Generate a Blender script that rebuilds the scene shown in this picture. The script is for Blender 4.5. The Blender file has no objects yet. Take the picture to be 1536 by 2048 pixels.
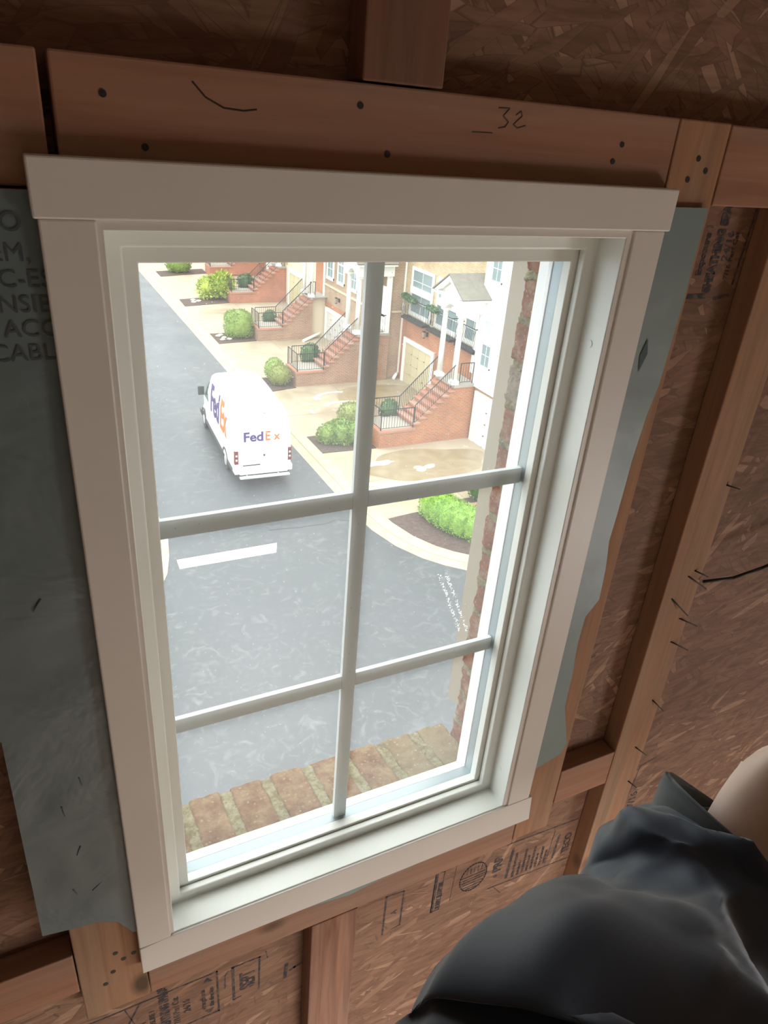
import bpy, bmesh, math, random
from mathutils import Vector, Matrix
random.seed(7)
scene = bpy.context.scene
C = scene.collection
PI = math.pi

# ------------------------------------------------------------ camera, sky, lights, exposure
camd = bpy.data.cameras.new('camera'); cam = bpy.data.objects.new('camera', camd); C.objects.link(cam)
ROWS = ((0.89538844, -0.43907379, 0.07411982), (-0.14781518, -0.45009831, -0.88066008), (0.42003597, 0.77757682, -0.4679146))
r, u, b = ROWS[0], tuple(-v for v in ROWS[1]), tuple(-v for v in ROWS[2])
cam.matrix_world = Matrix(((r[0], u[0], b[0], -0.08322), (r[1], u[1], b[1], -0.70308), (r[2], u[2], b[2], 1.09588), (0, 0, 0, 1)))
camd.sensor_fit = 'VERTICAL'; camd.sensor_height = 36.0; camd.lens = 1450.2 / 2048 * 36
camd.clip_start = 0.02; camd.clip_end = 400
scene.camera = cam

world = bpy.data.worlds.new('overcast_sky'); scene.world = world; world.use_nodes = True
wn = world.node_tree.nodes; wl = world.node_tree.links
bg = wn['Background']
tc = wn.new('ShaderNodeTexCoord'); sx = wn.new('ShaderNodeSeparateXYZ'); wl.new(tc.outputs['Generated'], sx.inputs[0])
rp = wn.new('ShaderNodeValToRGB'); wl.new(sx.outputs['Z'], rp.inputs[0]); wl.new(rp.outputs[0], bg.inputs['Color'])
rp.color_ramp.elements[0].position = 0.0; rp.color_ramp.elements[0].color = (0.62, 0.68, 0.74, 1)
rp.color_ramp.elements[1].position = 0.55; rp.color_ramp.elements[1].color = (1.0, 1.0, 0.97, 1)
bg.inputs['Strength'].default_value = 4.2

def lamp(name, kind, loc, target, energy, color, **kw):
    d = bpy.data.lights.new(name, kind); d.energy = energy; d.color = color
    for k, v in kw.items(): setattr(d, k, v)
    o = bpy.data.objects.new(name, d); C.objects.link(o); o.location = loc
    o.rotation_euler = (Vector(target) - Vector(loc)).to_track_quat('-Z', 'Y').to_euler()
    return o
lamp('sun', 'SUN', (0, 0, 30), (6, 14, 0), 0.6, (1.0, 0.96, 0.9), angle=math.radians(40))
# added area light low at the right, lifts the dark interior; source unseen
lamp('low_fill_light', 'AREA', (3.0, -2.2, -0.9), (0.35, 0.0, 0.5), 24.0, (1.0, 0.95, 0.91), shape='RECTANGLE', size=0.7, size_y=0.5)
# second added light, aimed at the floor so its bounce fills the wall
lamp('floor_bounce_fill', 'AREA', (0.7, -1.6, -0.35), (0.6, -1.35, -1.3), 46.0, (1.0, 0.95, 0.91), shape='RECTANGLE', size=0.9, size_y=0.9)

scene.view_settings.view_transform = 'Standard'
scene.view_settings.look = 'None'
scene.view_settings.exposure = 0.0
scene.view_settings.gamma = 1.0
scene.view_settings.use_curve_mapping = False

# ------------------------------------------------------------ material helpers
def mat(name, color=(0.5, 0.5, 0.5), rough=0.6, metal=0.0, spec=None):
    m = bpy.data.materials.new(name); m.use_nodes = True
    p = m.node_tree.nodes['Principled BSDF']
    p.inputs['Base Color'].default_value = (*color, 1); p.inputs['Roughness'].default_value = rough
    p.inputs['Metallic'].default_value = metal
    if spec is not None: p.inputs['Specular IOR Level'].default_value = spec
    return m
class NT:
    def __init__(s, m):
        s.m = m; s.n = m.node_tree.nodes; s.l = m.node_tree.links; s.p = s.n['Principled BSDF']
        s.tc = s.n.new('ShaderNodeTexCoord')
    def map(s, scale=(1, 1, 1), rot=(0, 0, 0), src=None):
        q = s.n.new('ShaderNodeMapping'); q.inputs['Scale'].default_value = scale; q.inputs['Rotation'].default_value = rot
        s.l.new(src or s.tc.outputs['Object'], q.inputs['Vector']); return q.outputs[0]
    def noise(s, vec, scale=5, detail=4, rough=0.5, dist=0.0):
        q = s.n.new('ShaderNodeTexNoise'); q.inputs['Scale'].default_value = scale; q.inputs['Detail'].default_value = detail
        q.inputs['Roughness'].default_value = rough; q.inputs['Distortion'].default_value = dist
        s.l.new(vec, q.inputs['Vector']); return q.outputs['Fac']
    def voro(s, vec, scale, feature='F1', out='Color', rnd=1.0):
        q = s.n.new('ShaderNodeTexVoronoi'); q.feature = feature; q.inputs['Scale'].default_value = scale
        q.inputs['Randomness'].default_value = rnd
        s.l.new(vec, q.inputs['Vector']); return q.outputs[out]
    def ramp(s, fac, stops):
        q = s.n.new('ShaderNodeValToRGB'); s.l.new(fac, q.inputs[0]); e = q.color_ramp.elements
        while len(e) < len(stops): e.new(0.5)
        for i, (pos, c) in enumerate(stops):
            e[i].position = pos; e[i].color = (*c, 1) if len(c) == 3 else c
        return q.outputs[0]
    def mix(s, fac, a, b, mode='MIX'):
        q = s.n.new('ShaderNodeMix'); q.data_type = 'RGBA'; q.blend_type = mode
        for v, i in ((fac, 0), (a, 6), (b, 7)):
            if isinstance(v, (int, float)): q.inputs[i].default_value = v
            elif isinstance(v, tuple): q.inputs[i].default_value = (*v, 1)
            else: s.l.new(v, q.inputs[i])
        return q.outputs[2]
    def math(s, op, a, b=0.0, c=None):
        q = s.n.new('ShaderNodeMath'); q.operation = op
        for i, v in enumerate((a, b) if c is None else (a, b, c)):
            if isinstance(v, (int, float)): q.inputs[i].default_value = v
            else: s.l.new(v, q.inputs[i])
        return q.outputs[0]
    def color(s, c): s.l.new(c, s.p.inputs['Base Color'])
    def rough(s, c): s.l.new(c, s.p.inputs['Roughness'])
    def bump(s, h, strength=0.3, dist=0.01):
        q = s.n.new('ShaderNodeBump'); q.inputs['Strength'].default_value = strength; q.inputs['Distance'].default_value = dist
        s.l.new(h, q.inputs['Height']); s.l.new(q.outputs[0], s.p.inputs['Normal'])

def wood_mat(name, axis, c0, c1, c2, rough=0.75):
    m = mat(name, c1, rough, spec=0.25); t = NT(m)
    sc = [55, 55, 55]; sc[axis] = 3.0
    g = t.noise(t.map(tuple(sc)), 1.0, 5, 0.6, 0.6)
    sc2 = [9, 9, 9]; sc2[axis] = 1.2
    g2 = t.noise(t.map(tuple(sc2)), 1.3, 3, 0.5, 1.2)
    col = t.ramp(g, [(0.28, c0), (0.5, c1), (0.72, c2)])
    col = t.mix(t.ramp(g2, [(0.35, (0, 0, 0)), (0.65, (1, 1, 1))]), col, t.mix(1.0, col, (1.12, 0.93, 0.82), 'MULTIPLY'))
    # scattered knots
    ks = [5, 5, 5]; ks[axis] = 3.0
    k = t.voro(t.map(tuple(ks)), 1.0, out='Distance')
    col = t.mix(t.ramp(k, [(0.05, (1, 1, 1)), (0.11, (0, 0, 0))]), col, tuple(v * 0.42 for v in c0))
    t.color(col); t.bump(g, 0.25, 0.002)
    return m
WZ = wood_mat('stud_wood_vertical', 2, (0.28, 0.172, 0.11), (0.355, 0.228, 0.148), (0.41, 0.275, 0.185))
WX = wood_mat('stud_wood_horizontal', 0, (0.28, 0.165, 0.115), (0.34, 0.21, 0.15), (0.39, 0.25, 0.18))
WZr = wood_mat('stud_wood_reddish', 2, (0.17, 0.092, 0.07), (0.26, 0.15, 0.11), (0.36, 0.22, 0.155))

WZd = wood_mat('stud_wood_dark', 2, (0.16, 0.09, 0.065), (0.2, 0.11, 0.078), (0.23, 0.13, 0.09))
def osb_mat(name='oriented_strand_board', k=1.0):
    m = mat(name, (0.35, 0.2, 0.12), 0.7, spec=0.3); t = NT(m)
    v0 = t.map((1, 0.001, 1))
    layers = []
    for i, (cs, ox) in enumerate(((4, 0.0), (3, 3.7), (5, 9.1))):
        mp = t.n.new('ShaderNodeMapping'); mp.inputs['Location'].default_value = (ox, 0, ox * 1.7); t.l.new(v0, mp.inputs['Vector'])
        ang = t.voro(mp.outputs[0], cs)
        sp = t.n.new('ShaderNodeSeparateColor'); t.l.new(ang, sp.inputs[0])
        a = t.math('MULTIPLY_ADD', sp.outputs[0], 1.3, -0.95 + 0.45 * i)
        rt = t.n.new('ShaderNodeVectorRotate'); rt.rotation_type = 'AXIS_ANGLE'; rt.inputs['Axis'].default_value = (0, 1, 0)
        t.l.new(mp.outputs[0], rt.inputs['Vector']); t.l.new(a, rt.inputs['Angle'])
        q = t.map((10, 1, 62), src=rt.outputs[0])
        c = t.voro(q, 1.0); sp2 = t.n.new('ShaderNodeSeparateColor'); t.l.new(c, sp2.inputs[0])
        d = t.voro(q, 1.0, feature='DISTANCE_TO_EDGE', out='Distance')
        layers.append((sp2.outputs[0], sp2.outputs[1], d, q))
    top = t.math('GREATER_THAN', layers[1][1], 0.5)
    top2 = t.math('GREATER_THAN', layers[2][1], 0.72)
    def pick(f, a, b):
        return t.math('ADD', t.math('MULTIPLY', t.math('SUBTRACT', 1.0, f), a), t.math('MULTIPLY', f, b))
    val = pick(top2, pick(top, layers[0][0], layers[1][0]), layers[2][0])
    edge = pick(top2, pick(top, layers[0][2], layers[1][2]), layers[2][2])
    c0, c1, c2, c3 = [tuple(x * k for x in c) for c in ((0.25, 0.145, 0.1), (0.29, 0.172, 0.118), (0.34, 0.207, 0.143), (0.50, 0.33, 0.235))]
    col = t.ramp(val, [(0.0, c0), (0.4, c1), (0.88, c2), (1.0, c3)])
    gr = t.noise(t.map((14, 1, 90)), 1.0, 3, 0.6, 0.8)
    col = t.mix(0.55, col, t.mix(1.0, col, t.ramp(gr, [(0.3, (0.55, 0.5, 0.46)), (0.7, (1.3, 1.3, 1.25))]), 'MULTIPLY'))
    big = t.noise(v0, 2.2, 2, 0.5)
    col = t.mix(1.0, col, t.ramp(big, [(0.3, (0.8, 0.72, 0.68)), (0.7, (1.12, 1.08, 1.05))]), 'MULTIPLY')
    col = t.mix(t.ramp(edge, [(0.0, (1, 1, 1)), (0.035, (0, 0, 0))]), col, tuple(v * 0.75 for v in c0))
    t.color(col); t.bump(t.math('ADD', val, t.math('MULTIPLY', gr, 0.4)), 0.35, 0.002)
    return m
OSB = osb_mat()
PAINT = mat('white_trim_paint', (0.80, 0.76, 0.72), 0.42); t = NT(PAINT)
t.color(t.mix(t.ramp(t.noise(t.map((1, 1, 1)), 6, 4), [(0.35, (0, 0, 0)), (0.7, (1, 1, 1))]), (0.77, 0.745, 0.705), (0.81, 0.785, 0.75)))
t.bump(t.noise(t.map((40, 40, 12)), 4, 3), 0.05, 0.001)
VINYL = mat('white_vinyl', (0.87, 0.90, 0.86), 0.36); t = NT(VINYL); t.bump(t.noise(t.map(), 60, 2), 0.03, 0.0005)
VINYLEXT = mat('white_exterior_vinyl', (0.86, 0.88, 0.88), 0.4)
GRILLE = mat('grille_aluminium', (0.66, 0.70, 0.71), 0.4)
SPACER = mat('grey_spacer', (0.33, 0.39, 0.42), 0.35, 0.3)
SCREW = mat('screw_steel', (0.25, 0.27, 0.28), 0.35, 0.9)
NAIL = mat('nail_steel', (0.05, 0.045, 0.045), 0.5, 0.6)
INK = mat('black_stamp_ink', (0.045, 0.038, 0.045), 0.8); t = NT(INK)
t.color(t.mix(t.ramp(t.noise(t.map(), 120, 3), [(0.45, (0, 0, 0)), (0.75, (1, 1, 1))]), (0.04, 0.035, 0.04), (0.2, 0.12, 0.09)))
PENCIL = mat('pencil_mark', (0.09, 0.06, 0.055), 0.8)
SHEET = mat('grey_green_flashing', (0.22, 0.29, 0.285), 0.42); t = NT(SHEET)
t.color(t.mix(t.ramp(t.noise(t.map(), 3, 3), [(0.3, (0, 0, 0)), (0.7, (1, 1, 1))]), (0.19, 0.258, 0.262), (0.25, 0.325, 0.32)))
t.bump(t.noise(t.map(), 9, 3, 0.5), 0.25, 0.01)
SHEETL = mat('grey_flashing_crinkled', (0.16, 0.2, 0.215), 0.38); t = NT(SHEETL)
scr = t.ramp(t.noise(t.map((1, 1, 1)), 38, 6, 0.75, 1.5), [(0.62, (0, 0, 0)), (0.74, (1, 1, 1))])
msk = t.n.new('ShaderNodeSeparateXYZ'); t.l.new(t.tc.outputs['Object'], msk.inputs[0])
up = t.math('GREATER_THAN', msk.outputs['Z'], 0.84)
t.color(t.mix(t.math('MULTIPLY', scr, t.math('MULTIPLY', up, 0.3)), (0.15, 0.2, 0.215), (0.34, 0.38, 0.39)))
t.bump(t.noise(t.map(), 7, 4, 0.6, 0.5), 0.4, 0.015)
SHEETINK = mat('sheet_print_ink', (0.07, 0.085, 0.1), 0.6)
DIAMOND = mat('dark_diamond_mark', (0.05, 0.085, 0.095), 0.6)

def glass_mat():
    m = bpy.data.materials.new('hazy_window_glass'); m.use_nodes = True
    n = m.node_tree.nodes; l = m.node_tree.links; n.clear()
    out = n.new('ShaderNodeOutputMaterial'); tr = n.new('ShaderNodeBsdfTransparent'); tr.inputs[0].default_value = (0.97, 0.99, 0.985, 1)
    gl = n.new('ShaderNodeBsdfGlossy'); gl.inputs['Roughness'].default_value = 0.02
    tl = n.new('ShaderNodeBsdfTranslucent'); tl.inputs[0].default_value = (0.95, 0.97, 0.97, 1)  # translucent share puts the haze of reflected light into the pane
    lw = n.new('ShaderNodeLayerWeight'); pw = n.new('ShaderNodeMath'); pw.operation = 'POWER'; pw.inputs[1].default_value = 5; l.new(lw.outputs['Facing'], pw.inputs[0]); fr = n.new('ShaderNodeMath'); fr.operation = 'MULTIPLY_ADD'; fr.inputs[1].default_value = 0.5; fr.inputs[2].default_value = 0.02; l.new(pw.outputs[0], fr.inputs[0])
    m1 = n.new('ShaderNodeMixShader'); l.new(fr.outputs[0], m1.inputs[0]); l.new(tr.outputs[0], m1.inputs[1]); l.new(gl.outputs[0], m1.inputs[2])
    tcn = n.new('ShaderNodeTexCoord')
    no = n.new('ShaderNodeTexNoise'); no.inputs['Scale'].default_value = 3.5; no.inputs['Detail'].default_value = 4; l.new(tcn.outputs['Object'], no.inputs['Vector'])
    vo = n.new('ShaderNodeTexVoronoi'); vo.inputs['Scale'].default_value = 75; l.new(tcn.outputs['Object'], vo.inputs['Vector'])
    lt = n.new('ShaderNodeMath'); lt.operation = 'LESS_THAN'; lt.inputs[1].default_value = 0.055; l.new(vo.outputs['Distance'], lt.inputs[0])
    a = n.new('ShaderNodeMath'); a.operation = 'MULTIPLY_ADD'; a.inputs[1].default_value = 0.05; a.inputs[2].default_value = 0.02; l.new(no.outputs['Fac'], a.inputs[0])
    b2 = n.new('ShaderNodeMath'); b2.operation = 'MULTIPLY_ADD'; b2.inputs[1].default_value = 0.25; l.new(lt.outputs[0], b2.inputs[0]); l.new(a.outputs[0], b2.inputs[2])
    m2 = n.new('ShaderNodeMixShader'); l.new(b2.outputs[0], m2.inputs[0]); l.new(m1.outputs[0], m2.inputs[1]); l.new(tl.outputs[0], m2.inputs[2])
    l.new(m2.outputs[0], out.inputs[0]); return m
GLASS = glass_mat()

def brick_mat(name, c1, c2, mortar, rough=0.85, msize=0.012, bw=0.203, bh=0.0677):
    m = mat(name, c1, rough, spec=0.2); t = NT(m)
    s = t.n.new('ShaderNodeSeparateXYZ'); t.l.new(t.tc.outputs['Object'], s.inputs[0])
    a = t.math('ADD', s.outputs['X'], s.outputs['Y'])
    cb = t.n.new('ShaderNodeCombineXYZ'); t.l.new(a, cb.inputs[0]); t.l.new(s.outputs['Z'], cb.inputs[1])
    q = t.n.new('ShaderNodeTexBrick'); t.l.new(cb.outputs[0], q.inputs['Vector'])
    q.inputs['Color1'].default_value = (*c1, 1); q.inputs['Color2'].default_value = (*c2, 1); q.inputs['Mortar'].default_value = (*mortar, 1)
    q.inputs['Scale'].default_value = 1.0; q.inputs['Mortar Size'].default_value = msize; q.inputs['Brick Width'].default_value = bw; q.inputs['Row Height'].default_value = bh
    nz = t.noise(t.map(), 0.9, 4, 0.6)
    col = t.mix(1.0, q.outputs['Color'], t.ramp(nz, [(0.3, (0.82, 0.8, 0.78)), (0.7, (1.15, 1.12, 1.1))]), 'MULTIPLY')
    t.color(col); t.bump(q.outputs['Fac'], -0.3, 0.005)
    return m
BR_RED = brick_mat('red_orange_brick', (0.50, 0.19, 0.085), (0.42, 0.145, 0.06), (0.48, 0.3, 0.2))
BR_PINK = brick_mat('faded_pink_brick', (0.42, 0.24, 0.17), (0.35, 0.19, 0.13), (0.48, 0.37, 0.28))
BR_TAN = brick_mat('tan_brick', (0.43, 0.30, 0.2), (0.36, 0.235, 0.155), (0.5, 0.4, 0.3))
BR_YEL = brick_mat('yellow_buff_brick', (0.62, 0.5, 0.3), (0.55, 0.38, 0.22), (0.62, 0.54, 0.4))
BR_SALM = brick_mat('salmon_brick', (0.50, 0.19, 0.12), (0.45, 0.16, 0.10), (0.5, 0.3, 0.22))

def rough_mat(name, stops, scale, bump=0.6, bdist=0.003, rough=0.9, detail=8, speck=None):
    m = mat(name, stops[0][1], rough, spec=0.2); t = NT(m)
    n1 = t.noise(t.map(), scale, detail, 0.7)
    col = t.ramp(n1, stops)
    if speck:
        sv = t.voro(t.map(), speck[0], out='Distance')
        col = t.mix(t.ramp(sv, [(0.12, (1, 1, 1)), (0.25, (0, 0, 0))]), col, speck[1])
    t.color(col); t.bump(t.noise(t.map(), scale * 9, detail, 0.8), bump, bdist)
    return m
NB_RED = rough_mat('rough_red_brick', [(0.35, (0.40, 0.12, 0.055)), (0.5, (0.52, 0.2, 0.1)), (0.62, (0.66, 0.42, 0.28))], 30, 1.0, 0.012, speck=(95, (0.62, 0.42, 0.3)))
NB_GREY = rough_mat('greyed_brick', [(0.3, (0.44, 0.3, 0.22)), (0.5, (0.5, 0.4, 0.3)), (0.7, (0.55, 0.47, 0.38))], 20, 1.0, 0.008)
NB_TAN = rough_mat('sill_brick_tan', [(0.35, (0.30, 0.12, 0.05)), (0.5, (0.46, 0.25, 0.12)), (0.65, (0.62, 0.42, 0.22))], 26, 1.0, 0.012, speck=(85, (0.62, 0.44, 0.26)))
NB_YEL = rough_mat('sill_brick_sandy', [(0.3, (0.42, 0.27, 0.14)), (0.5, (0.52, 0.38, 0.2)), (0.7, (0.6, 0.47, 0.3))], 26, 1.0, 0.012, speck=(85, (0.7, 0.58, 0.38)))
MORTAR = rough_mat('sandy_mortar', [(0.38, (0.40, 0.31, 0.13)), (0.5, (0.58, 0.49, 0.26)), (0.62, (0.74, 0.66, 0.42))], 60, 1.0, 0.012, speck=(110, (0.34, 0.27, 0.13)))
SHUTTER = mat('taupe_shutter', (0.36, 0.31, 0.235), 0.5)
SHUTTERD = mat('dark_shutter_back', (0.06, 0.06, 0.055), 0.7)

ASPH = mat('asphalt', (0.09, 0.1, 0.11), 0.55); t = NT(ASPH)
n1 = t.noise(t.map(), 0.35, 4, 0.6, 0.4); n2 = t.noise(t.map(), 2.5, 5, 0.7, 1.5)
col = t.ramp(n1, [(0.3, (0.085, 0.1, 0.112)), (0.7, (0.12, 0.135, 0.155))])
col = t.mix(t.ramp(n2, [(0.52, (0, 0, 0)), (0.72, (0.8, 0.8, 0.8))]), col, (0.22, 0.235, 0.25))
t.color(col); t.rough(t.ramp(n1, [(0.3, (0.42, 0.42, 0.42)), (0.7, (0.62, 0.62, 0.62))])); t.bump(t.noise(t.map(), 25, 3), 0.2, 0.01)
CONC = mat('driveway_concrete', (0.55, 0.47, 0.36), 0.75); t = NT(CONC)
n1 = t.noise(t.map(), 0.45, 5, 0.6, 0.3)
col = t.ramp(n1, [(0.32, (0.40, 0.325, 0.215)), (0.5, (0.50, 0.42, 0.30)), (0.68, (0.56, 0.49, 0.37))])
n2 = t.noise(t.map((1, 1, 1)), 0.8, 2, 0.5, 3.0)
col = t.mix(t.ramp(n2, [(0.70, (0, 0, 0)), (0.73, (1, 1, 1))]), col, (0.66, 0.60, 0.5))
t.color(col); t.rough(t.ramp(n1, [(0.35, (0.35, 0.35, 0.35)), (0.6, (0.8, 0.8, 0.8))]))
WETC = mat('wet_concrete', (0.36, 0.285, 0.17), 0.3); t = NT(WETC)
n1 = t.noise(t.map(), 1.2, 3, 0.5, 1.0); t.color(t.ramp(n1, [(0.35, (0.33, 0.255, 0.145)), (0.65, (0.42, 0.345, 0.22))]))
CURB = mat('curb_concrete', (0.6, 0.53, 0.38), 0.8); t = NT(CURB)
n1 = t.noise(t.map(), 3, 4, 0.6); t.color(t.ramp(n1, [(0.3, (0.50, 0.43, 0.28)), (0.7, (0.62, 0.56, 0.42))]))
JOINT = mat('joint_dirt', (0.30, 0.24, 0.15), 0.9)
RPAINT = mat('road_paint_white', (0.85, 0.87, 0.88), 0.6)
MULCH = mat('brown_mulch', (0.09, 0.055, 0.045), 0.95); t = NT(MULCH)
t.color(t.ramp(t.noise(t.map(), 7, 6, 0.8), [(0.35, (0.06, 0.036, 0.032)), (0.55, (0.11, 0.07, 0.058)), (0.75, (0.22, 0.15, 0.12))])); t.bump(t.noise(t.map(), 12, 5), 1.0, 0.05)
STONE = mat('light_stone', (0.55, 0.5, 0.42), 0.8)
def leaf_mat(name, a, b_, c):
    m = mat(name, b_, 0.6); t = NT(m)
    oi = t.n.new('ShaderNodeNewGeometry')
    n1 = t.noise(t.map(), 6, 5, 0.8)
    col = t.ramp(n1, [(0.35, a), (0.5, b_), (0.65, c)])
    col2 = t.mix(t.math('MULTIPLY', oi.outputs['Random Per Island'], 0.5), col, c)
    t.color(col2); t.p.inputs['Transmission Weight'].default_value = 0.0
    return m
L_GREEN = leaf_mat('leaves_green', (0.07, 0.17, 0.025), (0.17, 0.30, 0.045), (0.34, 0.46, 0.1))
L_HEDGE = leaf_mat('leaves_hedge', (0.09, 0.24, 0.02), (0.20, 0.40, 0.04), (0.34, 0.56, 0.08))
L_YEL = leaf_mat('leaves_yellow_green', (0.12, 0.30, 0.03), (0.34, 0.48, 0.05), (0.62, 0.66, 0.10))
L_OLIVE = leaf_mat('leaves_olive', (0.13, 0.19, 0.04), (0.24, 0.30, 0.07), (0.36, 0.38, 0.12))
L_DARK = leaf_mat('leaves_dark', (0.03, 0.09, 0.03), (0.06, 0.16, 0.05), (0.12, 0.24, 0.08))
SIDING = mat('white_siding', (0.86, 0.88, 0.87), 0.55); t = NT(SIDING)
w = t.n.new('ShaderNodeTexWave'); w.bands_direction = 'Z'; w.wave_profile = 'SAW'; w.inputs['Scale'].default_value = 1.9; t.l.new(t.tc.outputs['Object'], w.inputs['Vector']); t.bump(w.outputs['Fac'], 0.15, 0.01)
WHITE = mat('white_house_paint', (0.84, 0.84, 0.80), 0.5)
CREAM = mat('cream_paint', (0.70, 0.62, 0.42), 0.6)
CREAMP = mat('cream_stucco', (0.72, 0.62, 0.46), 0.8)
GARCRM = mat('garage_door_cream', (0.62, 0.54, 0.34), 0.6)
GARWHT = mat('garage_door_white', (0.82, 0.80, 0.76), 0.5)
GARGRY = mat('garage_door_grey', (0.60, 0.58, 0.55), 0.5)
WPANE = mat('house_window_pane', (0.20, 0.27, 0.28), 0.15)
BLIND = mat('house_window_blind', (0.50, 0.62, 0.56), 0.5)
IRON = mat('black_iron', (0.03, 0.03, 0.035), 0.5, 0.5)
SHING = mat('grey_shingle', (0.27, 0.255, 0.215), 0.9); t = NT(SHING); t.color(t.ramp(t.noise(t.map(), 5, 4, 0.7), [(0.3, (0.24, 0.225, 0.185)), (0.7, (0.33, 0.31, 0.26))]))
TREAD = brick_mat('tread_brick', (0.52, 0.22, 0.14), (0.44, 0.18, 0.11), (0.5, 0.33, 0.26), bw=0.1, bh=0.06)
LANDM = mat('landing_concrete', (0.42, 0.39, 0.34), 0.8)
VANW = mat('van_white_paint', (0.88, 0.90, 0.90), 0.25)
VANB = mat('van_black_plastic', (0.035, 0.04, 0.04), 0.6)
VANG = mat('van_window_glass', (0.05, 0.09, 0.08), 0.08)
TYRE = mat('tyre_rubber', (0.03, 0.03, 0.032), 0.8)
HUB = mat('wheel_silver', (0.55, 0.57, 0.57), 0.35, 0.5)
TLRED = mat('tail_lamp_red', (0.16, 0.01, 0.012), 0.3)
STEEL = mat('step_bumper_metal', (0.62, 0.66, 0.66), 0.35, 0.4)
FPUR = mat('lettering_purple', (0.06, 0.025, 0.19), 0.5)
FORA = mat('lettering_orange', (0.8, 0.17, 0.02), 0.5)
JACKET = mat('dark_softshell_fabric', (0.036, 0.053, 0.084), 0.55); t = NT(JACKET)
t.p.inputs['Sheen Weight'].default_value = 1.0; t.p.inputs['Sheen Roughness'].default_value = 0.35; t.p.inputs['Sheen Tint'].default_value = (0.8, 0.85, 0.9, 1)
t.bump(t.noise(t.map(), 700, 2), 0.08, 0.0005)
CUFFM = mat('dark_cuff_fabric', (0.055, 0.066, 0.07), 0.75); t = NT(CUFFM)
t.p.inputs['Sheen Weight'].default_value = 0.4; t.bump(t.noise(t.map(), 500, 3), 0.15, 0.0006)
SKIN = mat('skin', (0.93, 0.69, 0.55), 0.5); SKIN.node_tree.nodes['Principled BSDF'].inputs['Subsurface Weight'].default_value = 0.15
SKIN.node_tree.nodes['Principled BSDF'].inputs['Subsurface Radius'].default_value = (0.02, 0.006, 0.003)
NAILM = mat('finger_nail', (0.78, 0.5, 0.42), 0.35)
DRY = mat('plain_board_room', (0.34, 0.27, 0.2), 0.8); t = NT(DRY); t.color(t.ramp(t.noise(t.map(), 2, 4), [(0.3, (0.4, 0.33, 0.26)), (0.7, (0.48, 0.4, 0.33))]))

def tone(ms, k):
    """scales the paint or stone colour of a material as a whole"""
    for m in ms:
        nt = m.node_tree; p = nt.nodes['Principled BSDF'].inputs['Base Color']
        if p.is_linked:
            src = p.links[0].from_socket; q = nt.nodes.new('ShaderNodeMix'); q.data_type = 'RGBA'; q.blend_type = 'MULTIPLY'; q.inputs[0].default_value = 1
            q.inputs[7].default_value = (k, k, k, 1); nt.links.new(src, q.inputs[6]); nt.links.new(q.outputs[2], p)
        else: p.default_value = tuple(v * k for v in p.default_value[:3]) + (1,)
tone([BR_RED, BR_PINK, BR_TAN, BR_YEL, BR_SALM, TREAD, ASPH, CONC, WETC, CURB, MULCH, STONE, SHING, L_GREEN, L_HEDGE, L_YEL, L_OLIVE, L_DARK, CREAM, CREAMP, GARCRM, LANDM, SHUTTER, FPUR, FORA], 0.82)
tone([ASPH], 0.72); tone([CONC, CURB, WETC, SHING], 0.87); tone([OSB], 0.86)
tone([NB_RED, NB_GREY, NB_TAN, NB_YEL, MORTAR], 0.85)

# ------------------------------------------------------------ mesh helpers
def link(name, me, m=None, parent=None, smooth=False):
    o = bpy.data.objects.new(name, me)
    if m is not None:
        for x in (m if isinstance(m, (list, tuple)) else [m]): me.materials.append(x)
    if smooth:
        for f in me.polygons: f.use_smooth = True
    C.objects.link(o)
    if parent: o.parent = parent
    return o
def obj(name, bm, m, parent=None, smooth=False):
    bmesh.ops.recalc_face_normals(bm, faces=bm.faces)
    me = bpy.data.meshes.new(name); bm.to_mesh(me); bm.free()
    return link(name, me, m, parent, smooth)
def empty(name, loc=(0, 0, 0), rz=0):
    o = bpy.data.objects.new(name, None); C.objects.link(o); o.location = loc; o.rotation_euler = (0, 0, rz); o.empty_display_size = 0.1
    return o
def tag(o, label, cat, group=None, kind=None):
    o['label'] = label; o['category'] = cat
    if group: o['group'] = group
    if kind: o['kind'] = kind
    return o
def struct(o, label=None):
    o['kind'] = 'structure'
    if label: o['label'] = label
    return o
def BX(bm, x0, x1, y0, y1, z0, z1, mi=0, bev=0):
    vs = [bm.verts.new((x, y, z)) for z in (z0, z1) for y in (y0, y1) for x in (x0, x1)]
    fs = []
    for idx in ((0, 1, 3, 2), (4, 6, 7, 5), (0, 4, 5, 1), (2, 3, 7, 6), (0, 2, 6, 4), (1, 5, 7, 3)):
        f = bm.faces.new([vs[i] for i in idx]); f.material_index = mi; fs.append(f)
    if bev:
        es = list({e for f in fs for e in f.edges})
        r_ = bmesh.ops.bevel(bm, geom=es, offset=bev, segments=2, affect='EDGES', profile=0.6)
        for f in r_['faces']: f.material_index = mi
    return vs
def box(name, x0, x1, y0, y1, z0, z1, m, parent=None, bev=0):
    bm = bmesh.new(); BX(bm, x0, x1, y0, y1, z0, z1, 0, bev); return obj(name, bm, m, parent)
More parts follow.
